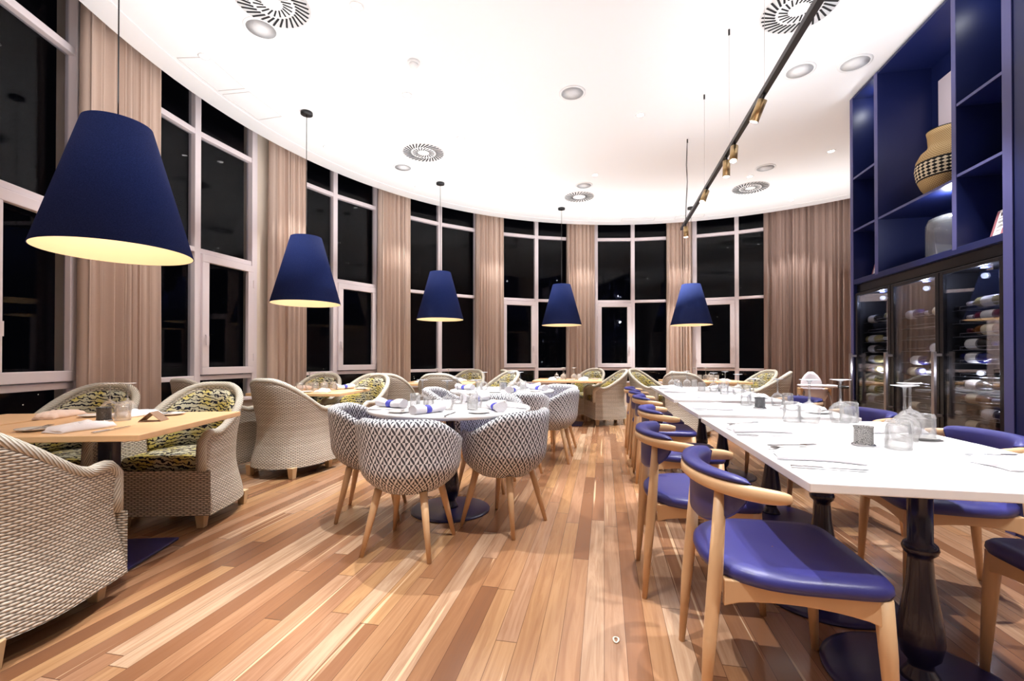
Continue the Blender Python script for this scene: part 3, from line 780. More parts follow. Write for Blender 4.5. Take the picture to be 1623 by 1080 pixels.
PLAMPS = [(-2.70, 2.08, 'largest navy cone pendant lamp, hanging over the first wooden table at left'),
          (-3.185, 4.42, 'second largest navy cone pendant lamp, left of the third curtain'),
          (-2.454, 6.606, 'navy cone pendant lamp in the middle of the five, in front of a window mullion'),
          (-.739, 8.144, 'fourth navy cone pendant lamp, beside the fifth curtain'),
          (1.525, 8.566, 'rightmost navy cone pendant lamp, in front of the sixth curtain')]
for x, y, lb in PLAMPS: pendant(lb, x, y)

# ------------------------------------------------------------------ ceiling fittings
def diffuser(label, x, y, r=.27, rings=2):
    t = thing('air_diffuser', label, 'vent', (x, y, 0), 0, 'round swirl diffusers in the ceiling')
    MB().lathe([(r, H + .001), (r, H - .004), (.01, H - .006)], 48).build('face_plate', M['trimring'], t)
    b = MB()
    for rg in range(rings):
        r0, r1, n = ((.60 * r, .95 * r, 32), (.28 * r, .52 * r, 20))[rg]
        if rings == 1: r0, r1, n = .42 * r, .95 * r, 28
        for k in range(n):
            a = 2 * PI * k / n; sk_ = rad(26)
            p = Vector((r0 * cos(a), r0 * sin(a), H - .0065)); q = Vector((r1 * cos(a + sk_ * .55), r1 * sin(a + sk_ * .55), H - .0065))
            b.beam(p, q, .014 * r / .27 * (1.0 if rg == 0 else .8), .003)
    b.build('slots', M['slot'], t)
diffuser('black slotted ceiling diffuser cropped by the top edge, left of centre', -2.46, 3.00)
diffuser('black slotted ceiling diffuser behind the track, at the top edge', 1.48, 3.86)
diffuser('slotted ceiling diffuser above the third pendant lamp', -2.31, 5.59)
diffuser('slotted ceiling diffuser with a single ring, over the far round table', -.40, 7.63, .25, 1)
diffuser('slotted ceiling diffuser between the track and the bookcase', 2.27, 7.77)
def speaker(label, x, y, m='speaker', r=.115):
    t = thing('ceiling_speaker', label, 'speaker', (x, y, 0), 0, 'round ceiling speakers')
    MB().lathe([(r + .018, H + .001), (r + .018, H - .006), (r, H - .010), (r - .004, H - .008)], 36).build('trim_ring', M['trimring'], t)
    MB().lathe([(r - .004, H - .008), (.01, H - .010)], 36).build('grille', M[m], t)
speaker('round grey ceiling speaker below the top left diffuser', -2.74, 3.22)
speaker('round grey ceiling speaker next to the diffuser over the third pendant', -2.77, 5.96)
speaker('round grey ceiling speaker at the middle of the ceiling', -.31, 4.63)
speaker('round grey ceiling speaker beside the single ring diffuser', -.30, 7.14)
speaker('round white ceiling speaker right of the track', 1.80, 4.69, 'trimring')
speaker('round ceiling speaker beside the bookcase top', 2.25, 4.67, 'trimring')
speaker('round grey ceiling speaker near the diffuser by the bookcase', 2.24, 6.99)
sd = thing('smoke_detector', 'small white smoke detector on the ceiling, left of the middle', 'detector', (-1.69, 3.86, 0))
MB().lathe([(.055, H), (.055, H - .014), (.042, H - .020)], 24).build('base', M['trimring'], sd)
MB().lathe([(.040, H - .020), (.036, H - .042), (.022, H - .05), (.004, H - .05)], 24).build('sensor', M['trimring'], sd)
DL = [(-1.97, 4.33, 'lit recessed downlight nearest the smoke detector'), (-1.71, 5.31, 'lit recessed downlight between the diffuser and the middle speaker'),
      (-1.13, 6.33, 'lit recessed downlight above the third and fourth pendants'), (2.90, 6.60, 'lit recessed downlight close to the top of the brown curtain'),
      (-1.85, 3.16, 'lit recessed downlight at the top edge right of the cropped diffuser'), (-.12, 6.77, 'lit recessed downlight beside the far ceiling speaker'),
      (2.12, 7.28, 'lit recessed downlight between the small speaker and the diffuser by the bookcase'), (1.10, 8.75, 'lit recessed downlight close to the far window')]
for a_, w_ in ((189.5, 'first curtain from the left'), (167.8, 'second curtain from the left'), (148.3, 'third curtain from the left'), (127.8, 'fourth curtain from the left'), (107.5, 'fifth curtain from the left'), (86.6, 'sixth curtain from the left'), (65.5, 'brown semi-sheer curtain')):
    q_ = pol(a_, 4.72); DL.append((q_.x, q_.y, 'recessed downlight washing the ' + w_, 95))
HID = [(.2, 2.2), (-.9, .8), (1.5, .6), (.4, 5.2), (1.75, 2.0), (1.85, 3.6), (-2.0, .2), (.3, -1.6), (-2.2, -1.8), (2.0, -2.5)]
k = 0
for d in DL + [(a, b_, None) for a, b_ in HID]:
    x, y, lb = d[:3]; pw = d[3] if len(d) > 3 else 430
    t = thing('recessed_downlight', lb or 'lit recessed downlight outside the picture, in the ceiling over row %s' % 'abcdefghij'[k], 'downlight', (x, y, 0), 0, 'recessed ceiling downlights')
    if not lb: k += 1
    MB().lathe([(.052, H + .001), (.052, H - .004), (.040, H - .006), (.036, H - .002)], 24).build('trim_ring', M['trimring'], t)
    MB().lathe([(.036, H - .002), (.004, H - .003)], 20).build('lamp_face', M['lamp_face'], t)
    light('SPOT', 'downlight_beam', (x, y, H - .03), pw, WHITE, spot_size=rad(58 if pw > 200 else 80), spot_blend=.4, shadow_soft_size=.018)

# suspended track
tr = thing('track_light', 'black suspended lighting track crossing the ceiling towards the far window', 'track light', (1.01, 0, 0))
MB().box((0, 3.5, 2.815), (.035, 5.65, .035)).build('track_bar', M['black'], tr, bevel=.002)
for y in (2.3, 3.16, 3.99, 4.93, 5.89):
    o = MB().tube([(0, y, 2.83), (0, y, H - .04)], .0014, n=5).build('suspension_wire', M['steel'], tr)
    MB().lathe([(.008, H), (.008, H - .045), (.002, H - .045)], 12, (0, y, 0)).build('wire_grip', M['black'], o)
MB().tube([(.02, 6.15, 2.83), (.0, 6.0, 3.0), (.01, 5.96, 3.3), (-.005, 5.93, 3.5), (.0, 5.90, H - .03)], .005, n=6).build('feed_cable', M['cord'], tr)
for k, (y, tx, ty) in enumerate([(1.2, .5, .2), (3.16, -.35, .35), (3.84, -.15, -.3), (4.08, .0, .08), (4.80, -.4, -.3), (6.02, .03, .05)]):
    d = Vector((tx, ty, -1)).normalized(); p = Vector((0, y, 2.79)); q = p + d * .03; e = q + d * .13
    o = MB().tube([q, e], .029, n=20).build('spot_head', M['brass'], tr)
    MB().tube([p + Vector((0, 0, .01)), q], .008, n=8).build('swivel', M['black'], o)
    MB().tube([e - d * .001, e + d * .002], .023, n=16).build('spot_lens', M['lamp_face'], o)
    light('SPOT', 'track_beam', tuple(Vector((1.01, 0, 0)) + e + d * .01), 120, WHITE, rot=d.to_track_quat('-Z', 'Y').to_euler(), spot_size=rad(44), spot_blend=.4, shadow_soft_size=.02)

# ------------------------------------------------------------------ navy bookcase with wine coolers
BX, BD = 2.50, .455
bk = thing('bookcase', 'tall navy bookcase built in over the wine coolers, on the right', 'bookcase', (BX, 4.34, 0))
def bb(name, y0, y1, z0, z1, x0=0, x1=BD, m='navy_joinery', bev=.002, par=None):
    return MB().box(((x0 + x1) / 2, (y0 + y1) / 2 - 4.34, (z0 + z1) / 2), (x1 - x0, y1 - y0, z1 - z0)).build(name, M[m], par or bk, bevel=bev)
for y0, y1, z0 in ((3.39, 3.462, 0), (3.85, 3.893, 1.88), (4.81, 4.862, 1.88), (5.237, 5.29, 0)):
    u = bb('upright', y0, y1, z0, H - .02); bb('upright_lit_edge', y0 + .001, y1 - .001, z0 + (.01 if z0 else 0), H - .025, -.003, .001, 'navy_lit_edge', 0, u)  # thin front strip paints the light caught by the upright's edge
for y0, y1, z in ((3.462, 3.85, 2.945), (3.462, 3.85, 2.432), (3.893, 4.81, 2.415), (4.862, 5.237, 2.95), (4.862, 5.237, 2.415)):
    u = bb('shelf', y0, y1, z - .022, z, .004); bb('shelf_lit_edge', y0, y1, z - .021, z - .001, .001, .004, 'navy_lit_edge', 0, u)  # same painted light along the shelf fronts
bb('ledge', 3.462, 5.237, 1.855, 1.905, -.002)
bb('top_board', 3.462, 5.237, H - .045, H - .02)
bb('back_panel', 3.462, 5.237, 0, H - .02, BD - .02, BD)
bb('lit_wall_opening', 3.90, 4.72, 2.45, 3.58, BD - .026, BD - .0205, 'pinkwall')  # stands in for an opening, its pale colour for the lit wall beyond
bb('plinth', 3.462, 5.237, 0, .095, .03, BD - .02, 'navy_deep')
bb('recess_fascia', 3.462, 5.237, 1.775, 1.855, .03, .06, 'cooler_frame')
o = MB().lathe([(.024, 0), (.024, -.012), (.018, -.016), (.002, -.016)], 20, (.12, 3.905 - 4.34 + .03, 2.40)).build('cubby_lamp', M['lamp_face'], bk)
light('POINT', 'cubby_light', (2.62, 4.10, 2.33), 7.0, COOL, shadow_soft_size=.03)
o = MB().lathe([(.020, 0), (.020, -.012), (.012, -.018), (.002, -.018)], 20, (.20, 3.93 - 4.34, 3.20)).build('cubby_lamp', M['lamp_face'], bk)
light('POINT', 'cubby_light', (2.60, 3.98, 3.22), 5, COOL, shadow_soft_size=.02)
light('POINT', 'cubby_light', (2.66, 3.62, 3.65), 2.0, COOL, shadow_soft_size=.03)
light('POINT', 'cubby_light', (2.66, 5.05, 3.65), 2.5, COOL, shadow_soft_size=.03)

GL = {n: mat('bottle_' + n, c, .08, spec=.6) for n, c in dict(dark=lin(20, 22, 20), red=lin(110, 24, 34), amber=lin(120, 72, 30), blue=lin(24, 28, 90), straw=lin(170, 160, 110)).items()}
GC = {n: mat('capsule_' + n, c, .35, metal=.2) for n, c in dict(black=lin(24, 22, 26), white=lin(226, 224, 226), wine=lin(90, 20, 34), blue=lin(50, 60, 150)).items()}
GLb = [mat('label_%s' % n, c, .6) for n, c in (('ivory', lin(228, 226, 222)), ('grey', lin(200, 200, 206)), ('cream', lin(226, 212, 180)))]
def bottle_proto(gc, cc, lb):
    t = thing('wine_bottle', 'x', 'wine bottle')
    def lz(prof, nm, m): 
        b = MB().lathe(prof, 20)
        for i in range(len(b.v)):
            x, y, z = b.v[i]; b.v[i] = (x, z, y)
        return b.build(nm, m, t)
    lz([(.004, .0), (.034, .0), (.038, .006), (.038, .19), (.034, .205), (.018, .232), (.0145, .245), (.0145, .262)], 'bottle_glass', gc)
    lz([(.0155, .250), (.0155, .305), (.004, .306)], 'capsule', cc)
    l = lz([(.0384, .05), (.0386, .052), (.0386, .145), (.0384, .147)], 'label', lb)
    return Proto(t)
BT = {}
def bottle(y, z, x, flip, g, c, l, label):
    k = (g, c, l)
    if k not in BT: BT[k] = bottle_proto(GL[g], GC[c], GLb[l])
    BT[k].place(x, y, z, 90 if not flip else 270, label, 'wine bottles lying in the coolers')
ords = ['top', 'second', 'third', 'fourth', 'fifth', 'sixth', 'seventh', 'eighth', 'ninth', 'tenth', 'lowest']
COOL_ = [('right', 3.468, 4.045, 3.50), ('middle', 4.050, 4.645, 4.1), ('left', 4.650, 5.232, 4.7)]
ZR = [1.50 - .098 * k for k in range(11)]
for ci, (nm, y0, y1, _) in enumerate(COOL_):
    t = thing('wine_cooler', 'glass fronted black wine cooler, %s one of three under the bookcase' % nm, 'wine cooler', (BX, (y0 + y1) / 2, 0), 0, 'wine coolers under the bookcase')
    yc = (y0 + y1) / 2; w = y1 - y0
    def cb_(name, a, b_, z0, z1, x0, x1, m, par=t, bev=.0015): return MB().box(((x0 + x1) / 2, (a + b_) / 2, (z0 + z1) / 2), (x1 - x0, b_ - a, z1 - z0)).build(name, M[m], par, bevel=bev)
    body = MB(); hw = w / 2 - .002
    for (a, b_, z0, z1, x0, x1) in ((-hw, -hw + .02, .098, 1.765, .04, .42), (hw - .02, hw, .098, 1.765, .04, .42), (-hw, hw, 1.745, 1.765, .04, .42), (-hw, hw, .098, .118, .04, .42), (-hw, hw, .098, 1.765, .41, .425)):
        body.box(((x0 + x1) / 2, (a + b_) / 2, (z0 + z1) / 2), (x1 - x0, b_ - a, z1 - z0))
    body.build('cabinet', M['cooler_in'], t)
    fr = MB(); f = .038
    for (a, b_, z0, z1) in ((-hw, -hw + f, .10, 1.762), (hw - f, hw, .10, 1.762), (-hw + f, hw - f, .10, .10 + f), (-hw + f, hw - f, 1.762 - f * .7, 1.762)):
        fr.box((.022, (a + b_) / 2, (z0 + z1) / 2), (.028, b_ - a, z1 - z0))
    d = fr.build('door', M['cooler_frame'], t, bevel=.002)
    MB().box((.016, 0, .93), (.006, w - 2 * f, 1.60)).build('door_glass', M['cooler_glass'], d)
    h = MB(); hy = hw - .015
    h.box((-.040, hy, .90), (.022, .030, .51)); h.box((-.016, hy, 1.13), (.048, .026, .02)); h.box((-.016, hy, .67), (.048, .026, .02))
    h.build('handle', M['steel'], d, bevel=.003)
    MB().box((.10, 0, 1.738), (.022, .03, .008)).build('interior_lamp', M['led'], t)
    light('POINT', 'cooler_light', (BX + .09, yc, 1.68), 5.0, (.62, .70, 1), shadow_soft_size=.02)
    light('POINT', 'cooler_light', (BX + .06, yc, 1.0), 3.0, (.8, .85, 1), shadow_soft_size=.02)
    for k, z in enumerate(ZR):
        rk = MB()
        for x in (.075, .135): rk.tube([(x, -hw + .03, z - .042), (x, hw - .03, z - .042)], .0022, n=5)
        rk.tube([(.07, -hw * .55, z - .04), (.07, -hw * .55, z - .018), (.07, hw * .62, z - .018), (.07, hw * .62, z - .04)], .0018, n=5)
        for y in (-hw + .06, 0, hw - .06): rk.tube([(.07, y, z - .042), (.30, y, z - .042)], .0018, n=5)
        rk.build('wire_rack', M['wire'], t)
rb = random.Random(11)
plan3 = [('straw', 'white', 0, 0), ('red', 'white', 0, 0), ('amber', 'wine', 2, 0), ('dark', 'blue', 0, 1), ('blue', 'black', 0, 1), None, ('dark', 'black', 0, 1), ('amber', 'white', 2, 1), ('dark', 'black', 1, 0), ('dark', 'wine', 2, 1), ('amber', 'white', 1, 1)]
for k, p in enumerate(plan3):
    if p: bottle(3.60 + .30 * p[3] if not p[3] else 3.94, ZR[k], BX + .105, bool(p[3]), p[0], p[1], p[2], 'bottle lying on the %s rack of the right wine cooler' % ords[k])
plan2 = {0: (4.50, 4.17), 3: (None, 4.20), 4: (4.44, 4.20), 5: (4.48, 4.18), 6: (None, 4.16), 8: (4.46, 4.20)}
for k, ys in plan2.items():
    for q, y in enumerate(ys):
        if y: bottle(y + .10, ZR[k] - .02, BX + .105, True, rb.choice(['dark', 'dark', 'amber', 'blue']), rb.choice(['black', 'white']), rb.choice([0, 1, 2]), '%s bottle on the %s rack of the middle wine cooler' % (('left hand', 'right hand')[q], ords[k]))
for k in (0, 2, 3, 4, 5, 6, 7, 8):
    bottle(5.17, ZR[k] - .01, BX + .105, True, rb.choice(['dark', 'dark', 'straw']), rb.choice(['black', 'white']), rb.choice([0, 1]), 'bottle lying on the %s rack of the left wine cooler' % ords[k])
bottle(4.86, ZR[0], BX + .105, True, 'straw', 'white', 0, 'second bottle on the top rack of the left wine cooler, near its door edge')

# things on the bookcase
t = thing('woven_basket', 'woven basket vase with black and white lattice band on the middle shelf', 'basket', (2.73, 4.30, 2.4155))
g = N('basket_weave', .8, .2); tc = g.n('ShaderNodeTexCoord'); sx = g.n('ShaderNodeSeparateXYZ'); g.l(tc.outputs['Object'], sx.inputs[0])
at = g.M('ARCTAN2', sx.outputs[1], sx.outputs[0]); z_ = sx.outputs[2]
u1 = g.M('MULTIPLY', at, 15.0); lat = g.M('MULTIPLY', g.M('SINE', g.M('ADD', u1, g.M('MULTIPLY', z_, 120.0))), g.M('SINE', g.M('SUBTRACT', u1, g.M('MULTIPLY', z_, 120.0))))
latc = g.mix(g.M('GREATER_THAN', lat, 0.0), lin(30, 28, 26), lin(220, 205, 175))
inb = g.M('MULTIPLY', g.M('GREATER_THAN', z_, .155), g.M('LESS_THAN', z_, .275))
st = g.mix(g.ramp(g.M('MULTIPLY', g.M('SINE', g.M('MULTIPLY', at, 60.0)), g.M('SINE', g.M('MULTIPLY', z_, 330.0))), [(0.3, lin(150, 120, 80)), (.7, lin(222, 198, 150))]), g.ramp(g.M('MULTIPLY', g.M('SINE', g.M('MULTIPLY', at, 60.0)), g.M('SINE', g.M('MULTIPLY', z_, 330.0))), [(0.3, lin(150, 120, 80)), (.7, lin(222, 198, 150))]), lin(200, 170, 120))
c_ = g.mix(inb, st, latc)
ed = g.M('MAXIMUM', g.M('LESS_THAN', g.M('ABSOLUTE', g.M('SUBTRACT', z_, .150)), .006), g.M('LESS_THAN', g.M('ABSOLUTE', g.M('SUBTRACT', z_, .280)), .006))
ed = g.M('MAXIMUM', ed, g.M('LESS_THAN', z_, .045)); ed = g.M('MAXIMUM', ed, g.M('GREATER_THAN', z_, .538))
g.l(g.mix(ed, c_, lin(28, 26, 26)), g.p.inputs['Base Color'])
MB().lathe([(.01, 0), (.11, 0), (.125, .02), (.165, .09), (.195, .17), (.205, .24), (.195, .31), (.165, .37), (.125, .405), (.118, .43), (.122, .50), (.13, .545), (.118, .545), (.11, .50), (.105, .42), (.01, .40)], 48).build('basket_body', g.m, t)
t = thing('glass_cloche', 'clear ribbed glass cloche standing on the middle ledge of the bookcase', 'cloche', (2.73, 4.24, 1.9055))
MB().lathe([(.160, 0), (.168, .01), (.168, .27), (.150, .318), (.10, .338), (.02, .342)], 48).build('dome', M['glass_thick'], t)
MB().tube([(.169 * cos(2 * PI * k / 40), .169 * sin(2 * PI * k / 40), .008) for k in range(40)], .007, n=6, closed=True).build('rim', M['glass_thick'], t)
t = thing('glass_bottle', 'tall clear glass bottle on the upper right shelf of the bookcase', 'bottle', (2.70, 3.60, 2.9455))
MB().lathe([(.01, 0), (.070, 0), (.078, .012), (.078, .29), (.060, .335), (.030, .36), (.027, .42), (.034, .43), (.034, .45), (.022, .452)], 32).build('bottle_body', M['glass_thick'], t)
MB().lathe([(.0785, .135), (.0795, .137), (.0795, .142), (.0785, .144)], 32).build('seam_ring', M['glass_thick'], t)
def menu(label, x, y, z, s=1.0):
    t = thing('menu_card', label, 'menu card', (x, y, z), rad(-12), 'menu cards standing on the bookcase ledge')
    lean = Matrix.Rotation(rad(14), 4, 'Y')
    w, h = .17 * s, .215 * s
    b = MB().box((0, 0, h / 2), (.005, w, h)); b.move(lean); b.build('card', M['paper'], t)
    b = MB().box((-.0034, w * .40, h / 2), (.001, w * .18, h * .96)); b.box((-.0034, -w * .36, h * .18), (.001, w * .2, h * .3)); b.move(lean); b.build('floral_border', M['floral'], t)
    b = MB(); rr_ = random.Random(5)
    for zz, ww, th in ((.86, .40, .014), (.80, .34, .012), (.70, .46, .004), (.60, .42, .004), (.56, .36, .004), (.46, .30, .004), (.42, .40, .004), (.30, .34, .004)):
        b.box((-.0034, -.004, h * zz), (.0008, w * ww, th * s))
    b.move(lean); b.build('printed_lines', M['ink'], t)
    MB().box((.005, 0, .006), (.05, w * .5, .010)).build('stand', M['glass_thick'], t)
menu('printed menu card with floral border on the ledge at the right end of the bookcase', 2.60, 3.66, 1.9055)
menu('printed menu card on the ledge at the left end of the bookcase', 2.60, 5.08, 1.9055)

# ------------------------------------------------------------------ tableware prototypes
def p_(name, cat): return thing(name, 'x', cat)
def lumpy(n, m, L_, W_, hgt, seed, folds=3):
    r = random.Random(seed); a = [r.uniform(.5, 1.2) for _ in range(6)]; ph = [r.uniform(0, 6) for _ in range(6)]; rows = []
    def zt(u, v): return hgt * (.42 + .38 * abs(sin(folds * PI * v + ph[0] + 1.2 * sin(2 * u + ph[1]))) * a[0] * .7 + .3 * sin(PI * u) * a[1] * sin(PI * v)) * min(1, 6 * min(v, 1 - v) + .35) * min(1, 8 * min(u, 1 - u) + .5)
    for i in range(n + 1):
        u = i / n; row = []
        sk_ = .012 * sin(5 * u + ph[2])
        for j in range(m + 1):
            v = j / m; row.append(Vector(((u - .5) * L_ * (1 + .05 * sin(6 * v + ph[3])), (v - .5) * W_ * (1 + .10 * sin(4 * u + ph[4])) + sk_, .001 + zt(u, v))))
        for j in range(m, -1, -1): v = j / m; row.append(Vector((row[j].x, row[j].y, .0006)))
        rows.append(row)
    return rows
def flat_napkin(m, seed, nm='napkin'):
    t = p_(nm, 'napkin'); MB().grid(lumpy(16, 9, .245, .125, .042, seed), cu=True, capu=True).build('folded_cloth', m, t); 
    b = MB().grid(lumpy(10, 7, .12, .085, .05, seed + 9, 2), cu=True, capu=True); b.move(Matrix.Translation((.03, .01, 0))); b.build('loose_fold', m, t)
    return Proto(t)
def roll_napkin(seed):
    t = p_('rolled_napkin', 'napkin'); r = random.Random(seed); rows = []
    for i in range(19):
        u = i / 18; R = .024 + .009 * abs(u - .45) * 2 + .003 * sin(9 * u + seed); 
        rows.append([Vector(((u - .5) * .235, 1.35 * R * cos(a) * (1 + .07 * sin(3 * a + 5 * u)), max(.0008, R * .95 + R * sin(a) * (1 + .1 * sin(4 * a + 7 * u))))) for a in [2 * PI * k / 16 for k in range(16)]])
    MB().grid(rows, cu=True, capu=True).build('cloth_roll', M['napkin'], t)
    rows = []
    for x in (-.028, .012):
        rows.append([Vector((x, 1.35 * .0275 * cos(a), max(.0005, .0255 + .0275 * sin(a)))) for a in [2 * PI * k / 20 for k in range(20)]])
    MB().grid(rows, cu=True, capu=True).build('paper_band', M['band'], t)
    return Proto(t)
NPF = [flat_napkin(M['napkin'], 1), flat_napkin(M['napkin'], 4)]; NPP = [flat_napkin(M['napkin_pink'], 6)]; NPR = [roll_napkin(1), roll_napkin(5)]
t = p_('tumbler', 'glass'); MB().lathe([(.033, 0), (.036, .0), (.0375, .004), (.0365, .085), (.033, .094), (.004, .096), (.004, .082), (.030, .080), (.0335, .07), (.034, .004)], 24).build('glass_wall', M['glass'], t); TUM = Proto(t)
t = p_('wine_glass', 'glass'); MB().lathe([(.031, 0), (.033, 0), (.041, .04), (.040, .065), (.024, .088), (.0055, .098), (.0042, .110)], 24).build('bowl', M['glass'], t)
MB().lathe([(.0042, .110), (.0038, .15), (.0045, .188), (.012, .194)], 12).build('stem', M['glass_thick'], t)
MB().lathe([(.004, .191), (.012, .1945), (.036, .1985), (.037, .2005), (.02, .2012), (.003, .2015)], 28).build('foot', mat('glass_foot', lin(236, 238, 244), .12, spec=.6), t); WGL = Proto(t)
t = p_('side_plate', 'plate'); MB().lathe([(.045, 0), (.050, .003), (.074, .010), (.075, .012), (.072, .0125), (.048, .006), (.003, .005)], 36).build('plate_disc', M['china'], t)
MB().lathe([(.044, 0), (.044, .0035), (.050, .0035)], 30).build('foot_ring', M['china'], t); PLT = Proto(t)
t = p_('knife', 'knife'); b = MB().beam((-.11, 0, .004), (-.02, 0, .004), .013, .006); b.build('knife_handle', M['cutlery'], t, bevel=.002)
MB().prism([(-.02, -.006), (.095, -.007), (.11, -.001), (.10, .006), (-.02, .006)], .003, .0045).build('blade', M['cutlery'], t); KNF = Proto(t)
t = p_('fork', 'fork'); MB().prism([(-.10, -.007), (.02, -.0035), (.045, -.012), (.05, -.013), (.05, .013), (.045, .012), (.02, .0035), (-.10, .007), (-.104, 0)], .003, .0055).build('fork_handle', M['cutlery'], t, bevel=.001)
b = MB()
for y in (-.011, -.0037, .0037, .011): b.beam((.049, y, .0045), (.095, y, .006), .003, .002)
b.build('tines', M['cutlery'], t); FRK = Proto(t)
def lace(name, a, b_):
    g = N(name, .4, .5); tc = g.n('ShaderNodeTexCoord'); v = g.n('ShaderNodeTexVoronoi', feature='DISTANCE_TO_EDGE'); v.inputs['Scale'].default_value = 170; g.l(tc.outputs['Object'], v.inputs[0])
    g.l(g.ramp(v.outputs['Distance'], [(.045, a), (.085, b_)]), g.p.inputs['Base Color']); return g.m
M['lace_dark'] = lace('dark_lace_metal', lin(130, 130, 134), lin(14, 13, 15)); M['lace_silver'] = lace('silver_lace_metal', lin(20, 19, 19), lin(150, 147, 145))
M['candle'] = mat('candle_wax', lin(240, 232, 215), .5)
def holder(m, label, x, y, z=.7505):
    t = thing('candle_holder', label, 'candle holder', (x, y, z))
    MB().lathe([(.036, .002), (.033, .012), (.033, .068), (.036, .078), (.034, .078), (.031, .068), (.031, .006), (.003, .004)], 32).build('pierced_cup', M[m], t)
    MB().lathe([(.036, 0), (.041, 0), (.041, .004), (.036, .007), (.002, .007)], 32).build('foot', M['cutlery'], t)
    MB().lathe([(.004, .007), (.02, .007), (.02, .03), (.003, .03)], 20).build('tealight', M['candle'], t)
holder('lace_silver', 'silver lace pierced candle holder on the first white table', 1.03, 2.09)
holder('lace_dark', 'black lace patterned candle holder on the second white table', 1.08, 3.50)
holder('lace_dark', 'black lace patterned candle holder on the first wooden table', -2.76, 2.06)
holder('lace_dark', 'dark candle holder in the middle of the far round table', -1.12, 5.08)
TZ = .7508
RND = random.Random(21)
def place_set(x, y, dirn, where, style, plate=True, cut=True, ang=None):
    """one place laid on a table edge; dirn = heading from the guest towards the table centre"""
    a = rad(dirn); f = Vector((cos(a), sin(a), 0)); s = Vector((f.y, -f.x, 0)); p = Vector((x, y, 0))
    j = RND.uniform(-8, 8)
    if style == 'roll': q = RND.choice(NPR); nm = 'rolled napkin with blue band'; h_ = dirn + 60 + j
    elif style == 'pink': q = NPP[0]; nm = 'blush white folded napkin'; h_ = dirn + 90 + j * 2
    else: q = RND.choice(NPF); nm = 'crumpled white folded napkin'; h_ = dirn + 90 + j * 2
    c = p + f * .13; q.place(c.x, c.y, TZ, h_, nm + ' ' + where, 'napkins laid on the tables')
    if plate:
        c = p + f * .12 - s * .19; PLT.place(c.x, c.y, TZ, 90, 'small white side plate ' + where, 'side plates laid on the tables')
    if cut:
        c = p + f * .10 + s * .17; KNF.place(c.x, c.y, TZ, dirn + 90 + j, 'steel knife ' + where, 'knives laid on the tables')
        if plate: c = p + f * .12 - s * .172; FRK.place(c.x, c.y, TZ + .010, dirn + 90 + 20 + j, 'steel fork on the plate ' + where, 'forks laid on the tables')
def wine(x, y, lb, s=1.0): WGL.place(x, y, TZ, 90, 'upturned wine glass ' + lb, 'upturned wine glasses').scale = (s * 1.12, s * 1.12, s)
def tumb(x, y, lb, s=1.0): TUM.place(x, y, TZ, 90, 'upturned tumbler ' + lb, 'upturned tumblers').scale = (s, s, s)
A, B_, C_ = 'on the first white table', 'on the second white table', 'on the third white table'
for x, y, d, w in ((.60, 1.78, 0, 'of the closest left chair ' + A), (.60, 2.40, 0, 'of the second left chair ' + A), (1.48, 1.78, 180, 'of the closest right chair ' + A), (1.48, 2.50, 180, 'of the second right chair ' + A)):
    place_set(x, y, d, w, 'flat')
for x, y, d, w in ((.61, 3.40, 0, 'by the left chair ' + B_), (1.47, 3.45, 180, 'by the right chair ' + B_)): place_set(x, y, d, w, 'flat')
for x, y, d, w in ((.62, 4.40, 0, 'by the fourth left chair ' + C_), (.62, 5.00, 0, 'by the fifth left chair ' + C_), (.62, 5.60, 0, 'by the sixth left chair ' + C_), (1.47, 4.55, 180, 'by the right chair ' + C_), (1.47, 5.2, 180, 'at the right middle ' + C_), (1.47, 5.75, 180, 'at the far right ' + C_)): place_set(x, y, d, w, 'flat', cut=False)
wine(1.26, 2.24, 'in front, of the close pair ' + A, 1.18); wine(1.40, 2.45, 'behind, of the close pair ' + A, 1.18); wine(1.10, 2.76, 'at the left of the far pair ' + A, 1.18); wine(1.27, 2.80, 'at the right of the far pair ' + A, 1.18)
tumb(1.12, 2.03, 'beside the silver candle holder ' + A, 1.18); tumb(1.35, 2.28, 'behind the close wine glasses ' + A, 1.18); tumb(1.02, 2.78, 'left of the far wine glasses ' + A, 1.18); tumb(1.33, 2.84, 'right of the far wine glasses ' + A, 1.18)
wine(1.11, 3.74, 'at the left ' + B_); wine(1.27, 3.72, 'at the right ' + B_); tumb(1.04, 3.68, 'left of the wine glasses ' + B_); tumb(1.33, 3.70, 'right of the wine glasses ' + B_)
for i, (x, y) in enumerate([(.95, 5.9), (1.10, 5.2), (1.22, 4.75)]):
    e = ['far', 'middle', 'near'][i]
    wine(x + .05, y, 'of the %s group %s' % (e, C_)); tumb(x - .06, y + .05, 'of the %s group, left %s' % (e, C_)); tumb(x + .14, y + .03, 'of the %s group, right %s' % (e, C_))
wine(1.40, 5.75, 'alone at the far right corner ' + C_); wine(.80, 5.72, 'alone at the far left side ' + C_)
D1, D2 = 'on the first round table', 'on the second round table'
